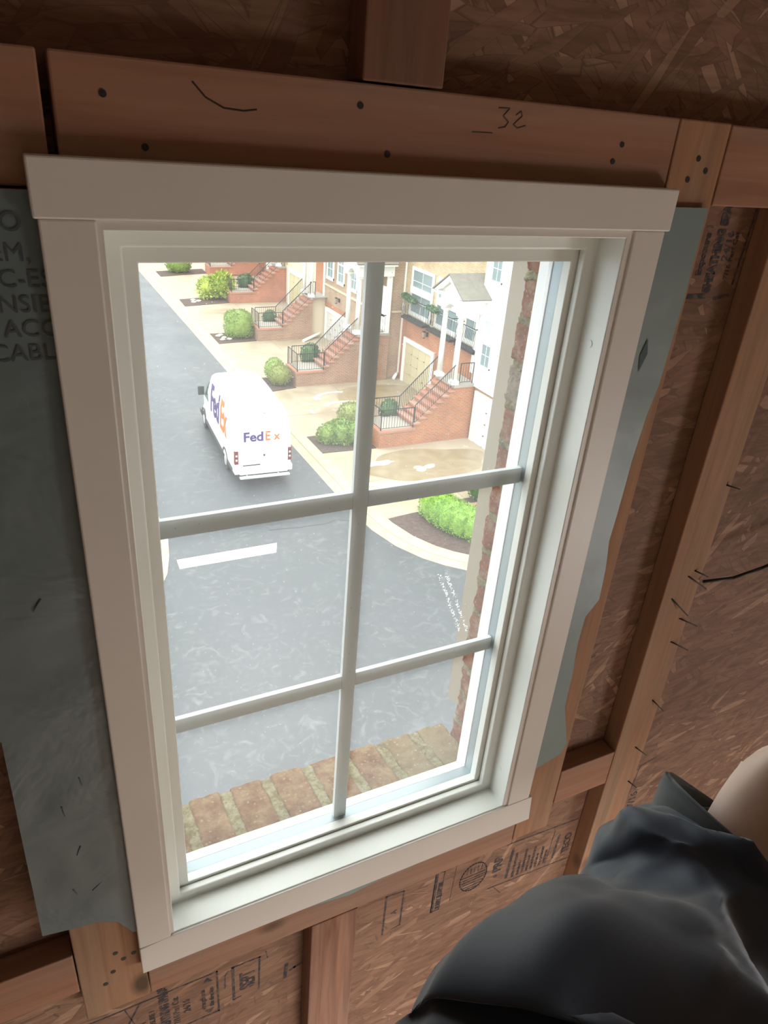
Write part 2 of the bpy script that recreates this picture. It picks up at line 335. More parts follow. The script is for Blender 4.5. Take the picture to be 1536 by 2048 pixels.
def TUBE(bm, p0, p1, r0, r1=None, n=8, mi=0, cap=True):
    p0 = Vector(p0); p1 = Vector(p1); r1 = r0 if r1 is None else r1
    d = (p1 - p0).normalized(); a = d.orthogonal().normalized(); c = d.cross(a)
    A = [bm.verts.new(p0 + (a * math.cos(2 * PI * i / n) + c * math.sin(2 * PI * i / n)) * r0) for i in range(n)]
    B = [bm.verts.new(p1 + (a * math.cos(2 * PI * i / n) + c * math.sin(2 * PI * i / n)) * r1) for i in range(n)]
    for i in range(n):
        f = bm.faces.new((A[i], A[(i + 1) % n], B[(i + 1) % n], B[i])); f.material_index = mi; f.smooth = n > 6
    if cap:
        for q in (A[::-1], B): f = bm.faces.new(q); f.material_index = mi
def PRISM(bm, pts, axis, a0, a1, mi=0):
    """pts: 2D outline in the two other axes, extruded along axis from a0 to a1"""
    def P(p, a):
        if axis == 0: return (a, p[0], p[1])
        if axis == 1: return (p[0], a, p[1])
        return (p[0], p[1], a)
    A = [bm.verts.new(P(p, a0)) for p in pts]; B = [bm.verts.new(P(p, a1)) for p in pts]
    n = len(pts); f = bm.faces.new(A[::-1]); f.material_index = mi; f = bm.faces.new(B); f.material_index = mi
    for i in range(n):
        f = bm.faces.new((A[i], A[(i + 1) % n], B[(i + 1) % n], B[i])); f.material_index = mi
def RING(bm, ro, ri, y0, y1, mi=0):
    """rectangular ring in the xz plane: ro=(x0,x1,z0,z1) outer, ri inner, between y0 and y1"""
    def lp(r, y): return [bm.verts.new(p) for p in ((r[0], y, r[2]), (r[1], y, r[2]), (r[1], y, r[3]), (r[0], y, r[3]))]
    a, b_, c, d = lp(ro, y0), lp(ri, y0), lp(ri, y1), lp(ro, y1)
    for i in range(4):
        j = (i + 1) % 4
        for q, w_ in ((a, b_), (b_, c), (c, d), (d, a)):
            f = bm.faces.new((q[i], q[j], w_[j], w_[i])); f.material_index = mi
def bevel_mod(o, w=0.003, seg=2):
    md = o.modifiers.new('bevel', 'BEVEL'); md.width = w; md.segments = seg; md.limit_method = 'ANGLE'; return o
def text(name, s, size, M, m, parent=None, ext=0.0002, off=0.0, align='LEFT', sx=1.0):
    cu = bpy.data.curves.new(name, 'FONT'); cu.body = s; cu.size = size; cu.extrude = ext; cu.offset = off; cu.align_x = align; cu.resolution_u = 3
    o = bpy.data.objects.new(name, cu); C.objects.link(o)
    bpy.context.view_layer.update()
    me = bpy.data.meshes.new_from_object(o.evaluated_get(bpy.context.evaluated_depsgraph_get()))
    bpy.data.objects.remove(o)
    me.transform(M @ Matrix.Diagonal((sx, 1, 1, 1)))
    me.materials.clear()
    return link(name, me, m, parent)
def MX(origin, ux, uy):
    ux = Vector(ux).normalized(); uy = Vector(uy).normalized(); uz = ux.cross(uy)
    M = Matrix.Identity(4)
    for i in range(3): M[i][0] = ux[i]; M[i][1] = uy[i]; M[i][2] = uz[i]; M[i][3] = origin[i]
    return M

# ============================================================ ROOM SHELL
YO = 0.056   # inner face of the sheathing
bm = bmesh.new()
RING(bm, (-2.2, 3.4, -1.3, 2.4), (-0.02, 0.64, -0.03, 1.03), YO, YO + 0.011)
wf = struct(obj('wall_front', bm, OSB), 'reddish brown strand board sheathing behind the wall studs')
struct(box('wall_left', -2.3, -2.2, -3.0, YO + 0.011, -1.3, 2.4, DRY))
struct(box('wall_right', 3.4, 3.5, -3.0, YO + 0.011, -1.3, 2.4, DRY))
struct(box('wall_back', -2.3, 3.5, -3.1, -3.0, -1.3, 2.4, DRY))
struct(box('floor', -2.3, 3.5, -3.1, YO + 0.011, -1.4, -1.3, DRY))
struct(box('ceiling', -2.3, 3.5, -3.1, YO + 0.011, 2.4, 2.5, DRY))

# ---- framing lumber (flat 2x4s): y 0.018 .. 0.056
Y0, Y1 = 0.018, YO
def lumber(name, x0, x1, z0, z1, m, label, cat='stud', group=None, y0=Y0):
    o = box(name, x0, x1, y0, Y1, z0, z1, m); bevel_mod(o, 0.002)
    return tag(o, label, cat, group)
hdr = lumber('header_board', -0.028, 0.659, 1.042, 1.131, WX, 'long horizontal wooden header board above the window casing with a pencilled number', 'board')
lumber('plate_board', 0.749, 2.6, 1.037, 1.130, WX, 'horizontal wooden board running right from the stud at the upper right window corner', 'board')
lumber('plate_board', -1.8, -0.036, 1.03, 1.131, WX, 'short end of a wooden board at the upper left corner, left of the header', 'board')
lumber('stud', 0.661, 0.747, -0.145, 1.131, WZ, 'vertical stud along the right side of the window behind the grey green strip')
lumber('stud', -0.139, -0.045, -0.157, 1.028, WZ, 'pale vertical stud at the lower left window corner under the grey sheet')
sil = lumber('sill_board', -0.043, 0.659, -0.155, -0.045, WX, 'horizontal wooden sill board right below the window casing', 'board')
lumber('stud', 0.887, 0.973, -1.29, 1.035, WZ, 'vertical yellowish stud with nails sticking out, at the far right')
lumber('stud', 0.232, 0.322, -1.29, -0.157, WZr, 'short reddish stud below the window with a strong striped grain')
lumber('stud', 0.245, 0.333, 1.133, 2.39, WZd, 'dark vertical stud standing on top of the header board')
lumber('blocking', 0.749, 0.885, -0.080, 0.011, WX, 'small wooden block between the two right-hand studs beside the window bottom', 'block')
lumber('blocking', -0.9, -0.141, -0.080, 0.011, WX, 'wooden block left of the lower left stud beneath the grey sheet', 'block')
# pencil 32 on the header
def stroke(pts, r_, y, parent, name, m):
    bm = bmesh.new()
    for a, b_ in zip(pts, pts[1:]): TUBE(bm, (a[0], y, a[1]), (b_[0], y, b_[1]), r_, r_, 6)
    return obj(name, bm, m, parent)
stroke([(0.401, 1.122), (0.415, 1.1225), (0.408, 1.115), (0.4155, 1.110), (0.412, 1.105), (0.404, 1.1035)], 0.0007, Y0, hdr, 'pencil_digit', PENCIL)
stroke([(0.424, 1.117), (0.430, 1.121), (0.432, 1.1165), (0.422, 1.108), (0.428, 1.105), (0.438, 1.108)], 0.0007, Y0, hdr, 'pencil_digit', PENCIL)
stroke([(0.372, 1.098), (0.397, 1.0985)], 0.0006, Y0, hdr, 'pencil_line', PENCIL)
# torn knot on the header's left
stroke([(0.085, 1.118), (0.096, 1.107), (0.112, 1.1), (0.13, 1.099), (0.142, 1.101)], 0.0009, Y0 + 0.0003, hdr, 'wood_crack', mat('dark_wood_crack', (0.05, 0.025, 0.02), 0.9))
hd = [(0.244, 1.112), (0.276, 1.072), (0.042, 1.065), (0.011, 1.103), (0.577, 1.098), (0.568, 1.08)]
for x, z in hd:
    bm = bmesh.new(); TUBE(bm, (x, Y0 - 0.0008, z), (x, Y0 + 0.02, z), 0.0031, 0.0031, 12)
    tag(obj('nail', bm, NAIL), 'dark nail head sunk in the header board above the window', 'nail', 'nail heads in the header')
for x, z in [(0.704, 1.09), (0.721, 1.077), (0.694, 1.066)]:
    bm = bmesh.new(); TUBE(bm, (x, Y0 - 0.0006, z), (x, Y0 + 0.02, z), 0.0036, 0.0036, 12)
    tag(obj('nail', bm, NAIL), 'dark nail head in the stud top by the upper right casing corner', 'nail', 'nail heads in the upper right stud')
for x, z in [(-0.085, -0.02), (-0.092, -0.062), (-0.075, -0.04), (-0.105, -0.085), (-0.06, -0.035)]:
    bm = bmesh.new(); TUBE(bm, (x, Y0 - 0.0006, z), (x, Y0 + 0.02, z), 0.0038, 0.0038, 12)
    tag(obj('nail', bm, NAIL), 'dark nail head in the pale stud at the lower left window corner', 'nail', 'nail heads in the lower left stud')
# nails sticking out of the right-hand stud
pn = [((0.925, 0.433), (0.975, 0.393)), ((0.943, 0.437), (0.969, 0.420)), ((0.900, 0.393), (0.948, 0.340)), ((0.939, 0.333), (0.985, 0.306)),
      ((0.936, 0.280), (0.982, 0.250)), ((0.942, 0.135), (0.970, 0.100)), ((0.936, 0.007), (0.963, -0.020)), ((0.951, -0.100), (0.968, -0.119)), ((0.955, 0.605), (0.975, 0.595))]
for (x0, z0), (x1, z1) in pn:
    bm = bmesh.new(); TUBE(bm, (x0, Y0 + 0.006, z0), (x1, Y0 - 0.016, z1 + 0.006), 0.0016, 0.0012, 8)
    tag(obj('nail', bm, NAIL), 'thin dark nail poking out at a slant from the far right stud', 'nail', 'protruding nails on the right stud')
bm = bmesh.new(); pts = [(0.974, 0.012, 0.409), (1.03, -0.004, 0.414), (1.1, -0.006, 0.421), (1.25, -0.004, 0.44), (1.6, 0.01, 0.47)]
for a, b_ in zip(pts, pts[1:]): TUBE(bm, a, b_, 0.0028, 0.0032, 8)
tag(obj('cable', bm, NAIL), 'black cable running off to the right from the far right stud', 'cable')

# ---- printed stamps on the sheathing (children of the sheathing)
YS = YO - 0.0004
def seg(pts, w_, name='stamp_line', closed=False):
    bm = bmesh.new(); P = list(pts) + ([pts[0]] if closed else [])
    for a, b_ in zip(P, P[1:]):
        a = Vector((a[0], a[1])); b2 = Vector((b_[0], b_[1])); d = (b2 - a).normalized(); n_ = Vector((-d.y, d.x)) * w_ / 2; e = d * w_ / 2
        vs = [bm.verts.new((p.x, YS, p.y)) for p in (a - n_ - e, b2 - n_ + e, b2 + n_ + e, a + n_ - e)]; bm.faces.new(vs)
    return obj(name, bm, INK, wf)
def vtext(s, x, z, size, off=0.0, sx=1.0, align='LEFT'):   # reads upwards
    return text('stamp_text', s, size, MX((x, YS, z), (0, 0, 1), (-1, 0, 0)), INK, wf, 0.0001, off, align, sx)
# lower left stamp box
seg([(0.070, -0.238), (0.070, -0.360), (-0.36, -0.360), (-0.36, -0.236)], 0.0035, closed=True)
vtext('strength axis', 0.047, -0.338, 0.0125, 0.0004, 0.95); vtext('this direction', 0.062, -0.336, 0.0115, 0.0003, 0.95)
for zz, s_ in ((-0.252, 1), (-0.348, -1)):
    bm = bmesh.new(); bm.faces.new([bm.verts.new(p) for p in ((0.044, YS, zz - 0.006 * s_), (0.062, YS, zz - 0.006 * s_), (0.053, YS, zz + 0.008 * s_))]); obj('stamp_arrow', bm, INK, wf)
vtext('24/16', 0.020, -0.322, 0.017, 0.0005); vtext('7/16 Perf Cat', 0.001, -0.345, 0.015, 0.0004)
vtext('SHEATHING SPAN\u00ae', -0.016, -0.352, 0.021, 0.0012, 0.72); vtext('EXPOSURE 1', -0.040, -0.345, 0.013, 0.0004); vtext('BOUND 1', -0.055, -0.345, 0.011, 0.0003)
vtext('2-DR', -0.072, -0.345, 0.013, 0.0004)
seg([(-0.085, -0.24), (-0.06, -0.35)], 0.002); seg([(-0.062, -0.24), (-0.09, -0.30)], 0.003)
# SEPT box
seg([(0.097, -0.246), (0.150, -0.248)], 0.003); seg([(0.0985, -0.246), (0.0985, -0.346)], 0.005); seg([(0.148, -0.248), (0.146, -0.345)], 0.0035); seg([(0.097, -0.346), (0.112, -0.345)], 0.002)
vtext('SEPT', 0.1375, -0.328, 0.0385, 0.0013, 0.66)
seg([(0.200, -0.307), (0.197, -0.345)], 0.007); seg([(0.208, -0.33), (0.216, -0.326), (0.229, -0.322)], 0.005); seg([(0.09, -0.25), (0.084, -0.262), (0.083, -0.30)], 0.0015)
seg([(0.16, -0.238), (0.163, -0.26)], 0.002)
# A box, dark bar, seal and long box
seg([(0.404, -0.226), (0.443, -0.230)], 0.002); seg([(0.443, -0.230), (0.443, -0.338)], 0.0035); seg([(0.404, -0.226), (0.404, -0.346)], 0.004); seg([(0.425, -0.342), (0.443, -0.338)], 0.002)
vtext('A', 0.431, -0.293, 0.018, 0.0002)
seg([(0.515, -0.216), (0.536, -0.222), (0.536, -0.343), (0.516, -0.343)], 0.002, closed=True); seg([(0.5185, -0.219), (0.5185, -0.341)], 0.0065)
vtext('|| NET || PRP108', 0.5345, -0.338, 0.0125, 0.0008, 0.98)
cx, cz, rx, rz = 0.613, -0.281, 0.033, 0.043
seg([(cx + rx * math.cos(a * PI / 16), cz + rz * math.sin(a * PI / 16)) for a in range(32)], 0.003, 'stamp_seal', True)
for k in range(6):
    zz = cz - 0.036 + 0.0085 * k; h_ = rx * math.sqrt(max(0.02, 1 - ((zz - cz) / rz) ** 2)) - 0.005
    seg([(cx - h_, zz), (cx + h_, zz)], 0.003)
for q_ in (-0.018, -0.009, 0.0, 0.009, 0.018): seg([(cx + q_, cz + 0.016), (cx + q_, cz + 0.030)], 0.0028)
seg([(0.564, -0.212), (0.883, -0.230)], 0.003); seg([(0.66, -0.348), (0.883, -0.362)], 0.0025); seg([(0.564, -0.212), (0.561, -0.33)], 0.001)
seg([(0.675, -0.35), (0.70, -0.385)], 0.002)
vtext('\u2022 PRP', 0.684, -0.318, 0.03, 0.001); seg([(0.709, -0.243), (0.706, -0.335)], 0.007)
for k, (s, q) in enumerate((('SIZED FOR SPACING', 0.72), ('EXPOSURE 1', 0.734), ('THICKNESS 0.418 IN', 0.746), ('24/16  PS 2-18', 0.758), ('PS2-18 SHEATHING', 0.770), ('HUD-UM-40', 0.782), ('7/16 CATEGORY', 0.794), ('15/32 IN TH', 0.806))):
    vtext(s, q + 0.006, -0.343, 0.0085, 0.0004, 1.05)
seg([(0.820, -0.24), (0.815, -0.352)], 0.0015); seg([(0.838, -0.262), (0.834, -0.335)], 0.006); vtext('TECO', 0.875, -0.337, 0.026, 0.001)
# upper right stamp
vtext('SHEATHING SPAN\u00ae', 0.833, 0.918, 0.021, 0.0013, 0.76); vtext('Exposure 1', 0.806, 0.942, 0.015, 0.0006)
vtext('24/16', 0.851, 0.962, 0.016, 0.0004, 1.1); vtext('7/16 Perf Cat', 0.862, 0.936, 0.012, 0.0002)
seg([(0.765, 0.913), (0.8235, 0.913)], 0.007); seg([(0.848, 0.909), (0.874, 0.913)], 0.005); seg([(0.883, 1.033), (0.877, 0.93)], 0.004)
seg([(1.02, -0.30), (1.035, -0.13), (1.08, -0.12)], 0.002); vtext('7/16', 1.055, -0.27, 0.03, 0.0005)

# ---- flashing sheets
from mathutils import noise as mn
def swell(x, z, amp, seed): return amp * mn.noise(Vector((x * 9, seed, z * 6))) + amp * 0.5 * mn.noise(Vector((x * 25, seed + 5, z * 18)))
def sheet(name, outline, y, m, label, th=0.0015, sub=0.02, amp=0.003, seed=1):
    bm = bmesh.new(); vs = [bm.verts.new((x, y, z)) for x, z in outline]; bm.faces.new(vs); bm.normal_update()
    bmesh.ops.triangulate(bm, faces=bm.faces)
    for _ in range(4):
        es = [e for e in bm.edges if e.calc_length() > sub]
        if not es: break
        bmesh.ops.subdivide_edges(bm, edges=es, cuts=1); bmesh.ops.triangulate(bm, faces=bm.faces)
    from mathutils import noise as mn
    for v in bm.verts: v.co.y += swell(v.co.x, v.co.z, amp, seed)
    o = obj(name, bm, m, None, True); md = o.modifiers.new('solid', 'SOLIDIFY'); md.thickness = th; md.offset = 0; md2 = o.modifiers.new('split', 'EDGE_SPLIT'); md2.split_angle = math.radians(50)
    return tag(o, label, 'flashing sheet')
shl = sheet('flashing_sheet', [(-0.03, 1.028), (-0.5, 1.031), (-0.32, 0.62), (-0.165, 0.447), (-0.171, 0.083), (-0.14, 0.079), (-0.10, 0.074), (-0.075, 0.060), (-0.057, 0.026), (-0.03, 0.02)], 0.0115, SHEETL,
            'dark grey crinkled flashing sheet with printed words left of the window', amp=0.004, seed=3)
# lettering on the sheet
YP = 0.0085
def stext(s, x, z, size):
    o = text('printed_text', s, size, MX((x - 0.004, 0, z), (1, 0, 0), (0, 0, 1)), SHEETINK, shl, 0.0, 0.0, 'RIGHT')
    for v in o.data.vertices: v.co.y = 0.0098 + swell(v.co.x, v.co.z, 0.004, 3)
    return o
stext('TO', -0.0595, 0.996, 0.0225); stext('EM,', -0.0565, 0.972, 0.0215); stext('C-ES', -0.0425, 0.9505, 0.0215); stext('ONSIB', -0.0445, 0.929, 0.0215); stext('N ACC', -0.0425, 0.9075, 0.0215); stext('CABL', -0.048, 0.886, 0.0215)
for (x, z, dx, dz) in [(-0.118, 0.32, 0.002, -0.018), (-0.105, 0.24, -0.006, -0.016), (-0.123, 0.16, 0.004, -0.013), (-0.1, 0.146, 0.014, 0.012), (-0.1, 0.63, -0.009, -0.014), (-0.093, 0.36, 0.002, -0.014)]:
    bm = bmesh.new(); yy = 0.0108 + swell(x, z, 0.004, 3); TUBE(bm, (x, yy, z), (x + dx, yy - 0.0005, z + dz), 0.0011, 0.0004, 6); obj('staple_tear', bm, SHEETINK, shl)
sheet('flashing_strip', [(0.64, 1.034), (0.736, 1.035), (0.7355, 0.97), (0.736, 0.925), (0.733, 0.86), (0.731, 0.80), (0.722, 0.757), (0.716, 0.68), (0.714, 0.60), (0.711, 0.545), (0.719, 0.49), (0.722, 0.43), (0.70, 0.40), (0.698, 0.34), (0.703, 0.28), (0.705, 0.20), (0.722, 0.14), (0.734, 0.098), (0.725, 0.075), (0.677, 0.060), (0.64, 0.045)],
      0.0125, SHEET, 'grey green flashing strip with a wavy edge right of the window', amp=0.001, seed=8)
bm = bmesh.new(); bm.faces.new([bm.verts.new(p) for p in ((0.6785, 0.0108, 0.846), (0.686, 0.0108, 0.869), (0.692, 0.0108, 0.848), (0.683, 0.0108, 0.822))])
obj('diamond_mark', bm, DIAMOND, bpy.data.objects['flashing_strip'])
sheet('flashing_flap', [(0.17, -0.05), (0.168, -0.082), (0.24, -0.089), (0.30, -0.098), (0.36, -0.088), (0.42, -0.088), (0.47, -0.075), (0.48, -0.05)],
      0.0125, SHEET, 'grey green flashing edge peeping out under the bottom casing', amp=0.0005, seed=5)

# ============================================================ WINDOW
W, H = 0.600, 0.998
win = struct(empty('window_1', (0, 0, 0)), 'small white fixed window with six panes looking down on the street')
def trim(name, x0, x1, z0, z1, label, y0=0.0, y1=0.018, rev=None):
    o = box(name, x0, x1, y0, y1, z0, z1, PAINT); bevel_mod(o, 0.0018); o['label'] = label; o['kind'] = 'structure'; return o
trim('trim_1', -0.056, 0.664, 1.0075, 1.0555, 'wide white head casing board across the top of the window', -0.003, 0.018)
trim('trim_2', -0.052, -0.006, -0.005, 1.007, 'left vertical white casing board')
trim('trim_3', 0.610, 0.659, -0.002, 1.007, 'right vertical white casing board')
# mitred lower left / butted lower right bottom casing
bm = bmesh.new(); PRISM(bm, [(-0.052, -0.067), (0.672, -0.067), (0.666, -0.002), (-0.014, -0.002), (-0.052, -0.006)], 1, -0.0005, 0.018)
o = obj('trim_4', bm, PAINT); bevel_mod(o, 0.0015); o['label'] = 'bottom white casing board under the window'; o['kind'] = 'structure'
# thin inner bead of the casing
bm = bmesh.new(); RING(bm, (-0.006, 0.610, -0.002, 1.0075), (-0.0012, 0.6012, -0.0012, 0.9992), 0.003, 0.018)
obj('casing_bead', bm, PAINT, win)
# jamb extension
bm = bmesh.new(); RING(bm, (-0.014, 0.614, -0.014, 1.012), (0.0, W, 0.0, H), 0.0035, 0.060)
bevel_mod(obj('jamb_extension', bm, VINYL, win), 0.001)
# vinyl frame with stepped profile
bm = bmesh.new()
RING(bm, (-0.02, 0.62, -0.02, 1.018), (0.0165, 0.5835, 0.0145, 0.9805), 0.050, 0.070)
RING(bm, (-0.004, 0.604, -0.004, 1.002), (0.0195, 0.5805, 0.0175, 0.9775), 0.0475, 0.060)
bevel_mod(obj('frame', bm, VINYL, win), 0.0025, 3)
bm = bmesh.new()
RING(bm, (0.01, 0.59, 0.01, 0.985), (0.035, 0.571, 0.0225, 0.961), 0.0605, 0.076)
bevel_mod(obj('sash', bm, VINYL, win), 0.0012)
bm = bmesh.new(); RING(bm, (0.03, 0.576, 0.018, 0.966), (0.0345, 0.5715, 0.022, 0.9615), 0.076, 0.095)
obj('glazing_spacer', bm, SPACER, win)
bm = bmesh.new(); RING(bm, (-0.006, 0.606, -0.01, 1.0), (0.036, 0.570, 0.0225, 0.9605), 0.095, 0.104)
RING(bm, (-0.006, 0.606, -0.02, 1.0), (0.032, 0.573, 0.004, 0.966), 0.104, 0.126)
bevel_mod(obj('outer_frame', bm, VINYLEXT, win), 0.001)
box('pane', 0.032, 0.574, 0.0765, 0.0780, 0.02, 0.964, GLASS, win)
zl, zh, xc = 0.330, 0.648, 0.3035
def bar(x0, x1, z0, z1):
    o = box('grille_bar', x0, x1, 0.0822, 0.0905, z0, z1, GRILLE, win); bevel_mod(o, 0.0007, 2)
bar(xc - 0.0115, xc + 0.0115, 0.022, 0.962)
for z in (zl, zh):
    bar(0.037, xc - 0.0115, z - 0.0125, z + 0.0125); bar(xc + 0.0115, 0.5695, z - 0.0125, z + 0.0125)
for z, y in ((0.862, 0.028), (0.069, 0.031)):
    bm = bmesh.new(); TUBE(bm, (0.5995, y, z), (0.606, y, z), 0.0042, 0.0042, 12); obj('screw', bm, SCREW, win)
    bm = bmesh.new(); TUBE(bm, (0.5992, y, z), (0.5996, y, z), 0.0055, 0.0055, 14); obj('screw_cup', bm, VINYL, win)

bm = bmesh.new()   # dried smear of white flecks on the pane
for k_ in range(230):
    q = random.random(); lane = random.choice((-1, 1))
    x = 0.447 + 0.058 * q + lane * 0.0062 + random.gauss(0, 0.0012); z = 0.503 - 0.128 * q + random.gauss(0, 0.002)
    r_ = random.uniform(0.0003, 0.0011); bm.faces.new([bm.verts.new((x + r_ * 1.4 * math.cos(a), 0.0762, z + r_ * math.sin(a))) for a in (0.3, 1.6, 2.9, 4.2, 5.4)])
sm_ = mat('white_smear', (0.9, 0.95, 0.97), 0.8); tl_ = sm_.node_tree.nodes.new('ShaderNodeBsdfTranslucent'); tl_.inputs[0].default_value = (0.95, 0.98, 1, 1)
sm_.node_tree.links.new(tl_.outputs[0], sm_.node_tree.nodes['Material Output'].inputs['Surface'])
obj('glass_smear', bm, sm_, win)

# ============================================================ OWN EXTERIOR WALL, BRICK SILL, SHUTTER
from mathutils import noise as mn
def rough_block(bm, x0, x1, y0, y1, z0, z1, mi, amp=0.0022, cuts=4, slope=0.0, seed=0.0):
    tmp = bmesh.new(); BX(tmp, x0, x1, y0, y1, z0, z1)
    bmesh.ops.bevel(tmp, geom=list(tmp.edges), offset=0.003, segments=1, affect='EDGES')
    bmesh.ops.triangulate(tmp, faces=tmp.faces)
    for _ in range(cuts):
        es = [e for e in tmp.edges if e.calc_length() > 0.0055]
        if not es: break
        bmesh.ops.subdivide_edges(tmp, edges=es, cuts=1); bmesh.ops.triangulate(tmp, faces=tmp.faces)
    mp = {}
    for v in tmp.verts:
        n_ = mn.noise_vector(v.co * 55 + Vector((seed, seed, 0))) * amp + mn.noise_vector(v.co * 260) * amp * 0.55
        co = v.co + n_; co.z -= slope * (v.co.y - y0); mp[v] = bm.verts.new(co)
    for f in tmp.faces:
        g_ = bm.faces.new([mp[v] for v in f.verts]); g_.material_index = mi
    tmp.free()
YB0, YB1 = 0.104, 0.205
XJ = 0.611
bm = bmesh.new()
# big plain wall around the opening, set back behind the detailed jamb
for (x0, x1, z0, z1) in ((-3.2, -0.012, -10.2, 3.2), (XJ + 0.10, 4.5, -10.2, 3.2), (-0.012, XJ + 0.10, -10.2, -0.15), (-0.012, XJ + 0.10, 1.06, 3.2)):
    BX(bm, x0, x1, YB0, YB1 - 0.004, z0, z1)
struct(obj('wall_exterior', bm, BR_RED), 'own outside brick wall around the window')
bm = bmesh.new()
zt = 1.062; k = 0
NBM = [NB_RED, NB_GREY, MORTAR]
course = [(1.02, 0), (0.9505, 0), (0.883, 0), (0.8155, 0), (0.748, 1), (0.6805, 0), (0.613, 0), (0.5455, 0), (0.478, 0), (0.4105, 0), (0.343, 0), (0.2755, 0), (0.208, 0), (0.1405, 0), (0.073, 0), (0.0055, 0)]
MZ = 0.9195   # centre of one measured mortar joint
zz = MZ + 2 * 0.0677; i = 0
while zz > -0.10:
    top, bot = zz - 0.005, zz - 0.0677 + 0.005
    mi = 1 if i == 4 else 0
    dx = random.uniform(-0.0015, 0.0015)
    rough_block(bm, XJ + dx, XJ + 0.10, YB0, YB1 + random.uniform(-0.002, 0.004), bot, top, mi, 0.0036, 5, seed=i * 3.1)
    rough_block(bm, XJ + 0.0005, XJ + 0.099, YB0 + 0.001, YB1 - 0.001, zz - 0.009, zz + 0.009, 2, 0.0045, 5, seed=i * 1.7)
    zz -= 0.0677; i += 1
tag(obj('brick_jamb', bm, NBM, None, True), 'rough red brick return wall with sandy mortar just outside the right glass edge', 'brick wall')
bm = bmesh.new()
xs = [0.0655, 0.142, 0.221, 0.302, 0.381, 0.46, 0.540]
edges = [-0.012] + xs + [XJ + 0.001]
for i in range(len(edges) - 1):
    a, b_ = edges[i], edges[i + 1]
    rough_block(bm, a + (0.010 if i else 0), b_ - (0.010 if i < len(edges) - 2 else 0), 0.118, 0.250 + random.uniform(-0.003, 0.002), -0.085, 0.0015, [0, 0, 0, 0, 0, 0, 3, 3][i], 0.0024, 5, 0.155, i * 2.3)
    if i: rough_block(bm, a - 0.012, a + 0.012, 0.118, 0.247, -0.083, -0.0005, 2, 0.003, 5, 0.155, i)
rough_block(bm, -0.012, XJ, 0.104, 0.122, -0.05, -0.002, 2, 0.002, 4, 0.1, 9)
tag(obj('brick_sill', bm, [NB_TAN, NB_GREY, MORTAR, NB_YEL], None, True), 'sloping rowlock brick sill with wide sandy joints outside the window bottom', 'brick sill')
# shutter on the right of the opening (its edge shows)
t_ = empty('shutter', (0.627, 0.209, 0.04))
bm = bmesh.new(); PRISM(bm, [(0.0, 0.012), (0.05, 0.0), (0.05, 1.2), (0.0, 1.2)], 0, 0.0, 0.05); 
obj('stile', bm, SHUTTER, t_)
bm = bmesh.new(); PRISM(bm, [(0.0, 0.0), (0.05, 0.0), (0.05, 1.2), (0.0, 1.2)], 0, 0.28, 0.33); obj('stile', bm, SHUTTER, t_)
bm = bmesh.new()
for i in range(34): BX(bm, 0.05, 0.28, 0.004, 0.028, 0.03 + i * 0.034, 0.03 + i * 0.034 + 0.028)
obj('louvres', bm, SHUTTER, t_)
for z in (0.0, 1.15): box('rail', 0.05, 0.28, 0.002, 0.033, z, z + 0.05, SHUTTER, t_)
tag(t_, 'taupe painted shutter fixed to the brick right of the window, seen edge-on', 'shutter')

# ============================================================ STREET
G = -10.2
struct(box('road', -40, 60, 0.3, 150, G - 0.3, G, ASPH), 'dark damp asphalt street')
# curb path: road edge points and outward offset
path = [(9.35, 140), (9.30, 60), (9.18, 43), (9.10, 34), (9.03, 25), (9.03, 19.7), (9.06, 18.2), (9.14, 17.1), (9.42, 15.95), (9.86, 15.05), (10.31, 14.46), (10.85, 13.95), (11.6, 13.5), (12.8, 13.1), (14.5, 12.9), (40, 12.8)]
def offs(path, d):
    out = []
    for i, p in enumerate(path):
        a = Vector(path[max(0, i - 1)]); b_ = Vector(path[min(len(path) - 1, i + 1)]); tdir = (b_ - a).normalized()
        out.append((p[0] - tdir.y * d, p[1] + tdir.x * d))
    return out
def strip(name, prof, path, m, label, flip=1):
    bm = bmesh.new(); rows = []
    for d, z in prof: rows.append([bm.verts.new((x, y, z)) for x, y in offs(path, d * flip)])
    for a, b_ in zip(rows, rows[1:]):
        for i in range(len(path) - 1): bm.faces.new((a[i], a[i + 1], b_[i + 1], b_[i]))
    return struct(obj(name, bm, m), label)
strip('curb', [(0, G - 0.02), (0, G + 0.012), (0.36, G + 0.008), (0.44, G + 0.055), (0.56, G + 0.085), (0.80, G + 0.07), (0.84, G - 0.02)], path, CURB, 'pale rolled concrete curb along the street')
strip('curb', [(0.37, G + 0.012), (0.385, G + 0.03), (0.4, G + 0.03)], path, JOINT, 'dark joint line along the curb gutter')
o2 = offs(path, 0.82)
bm = bmesh.new(); bm.faces.new([bm.verts.new((x, y, G + 0.03)) for x, y in o2] + [bm.verts.new((40, 140, G + 0.03))]); bm.normal_update()
bmesh.ops.triangulate(bm, faces=bm.faces)
struct(obj('driveway', bm, CONC), 'light tan concrete driveways between the street and the houses')
lp = [(3.2, 140), (3.15, 40), (3.12, 22), (3.12, 18.6), (2.95, 17.6), (2.72, 16.7), (2.2, 15.6), (1.2, 14.6), (-1, 14.0), (-30, 13.9)]
strip('curb', [(0, G - 0.02), (0, G + 0.012), (0.36, G + 0.008), (0.44, G + 0.055), (0.56, G + 0.085), (0.80, G + 0.07), (0.84, G - 0.02)], lp, CURB, 'pale curb on the left side of the street', -1)
bm = bmesh.new(); bm.faces.new([bm.verts.new((x, y, G + 0.03)) for x, y in offs(lp, -0.82)] + [bm.verts.new((-30, 140, G + 0.03))]); bm.normal_update()
bmesh.ops.triangulate(bm, faces=bm.faces); struct(obj('verge', bm, CONC), 'concrete strip left of the street')
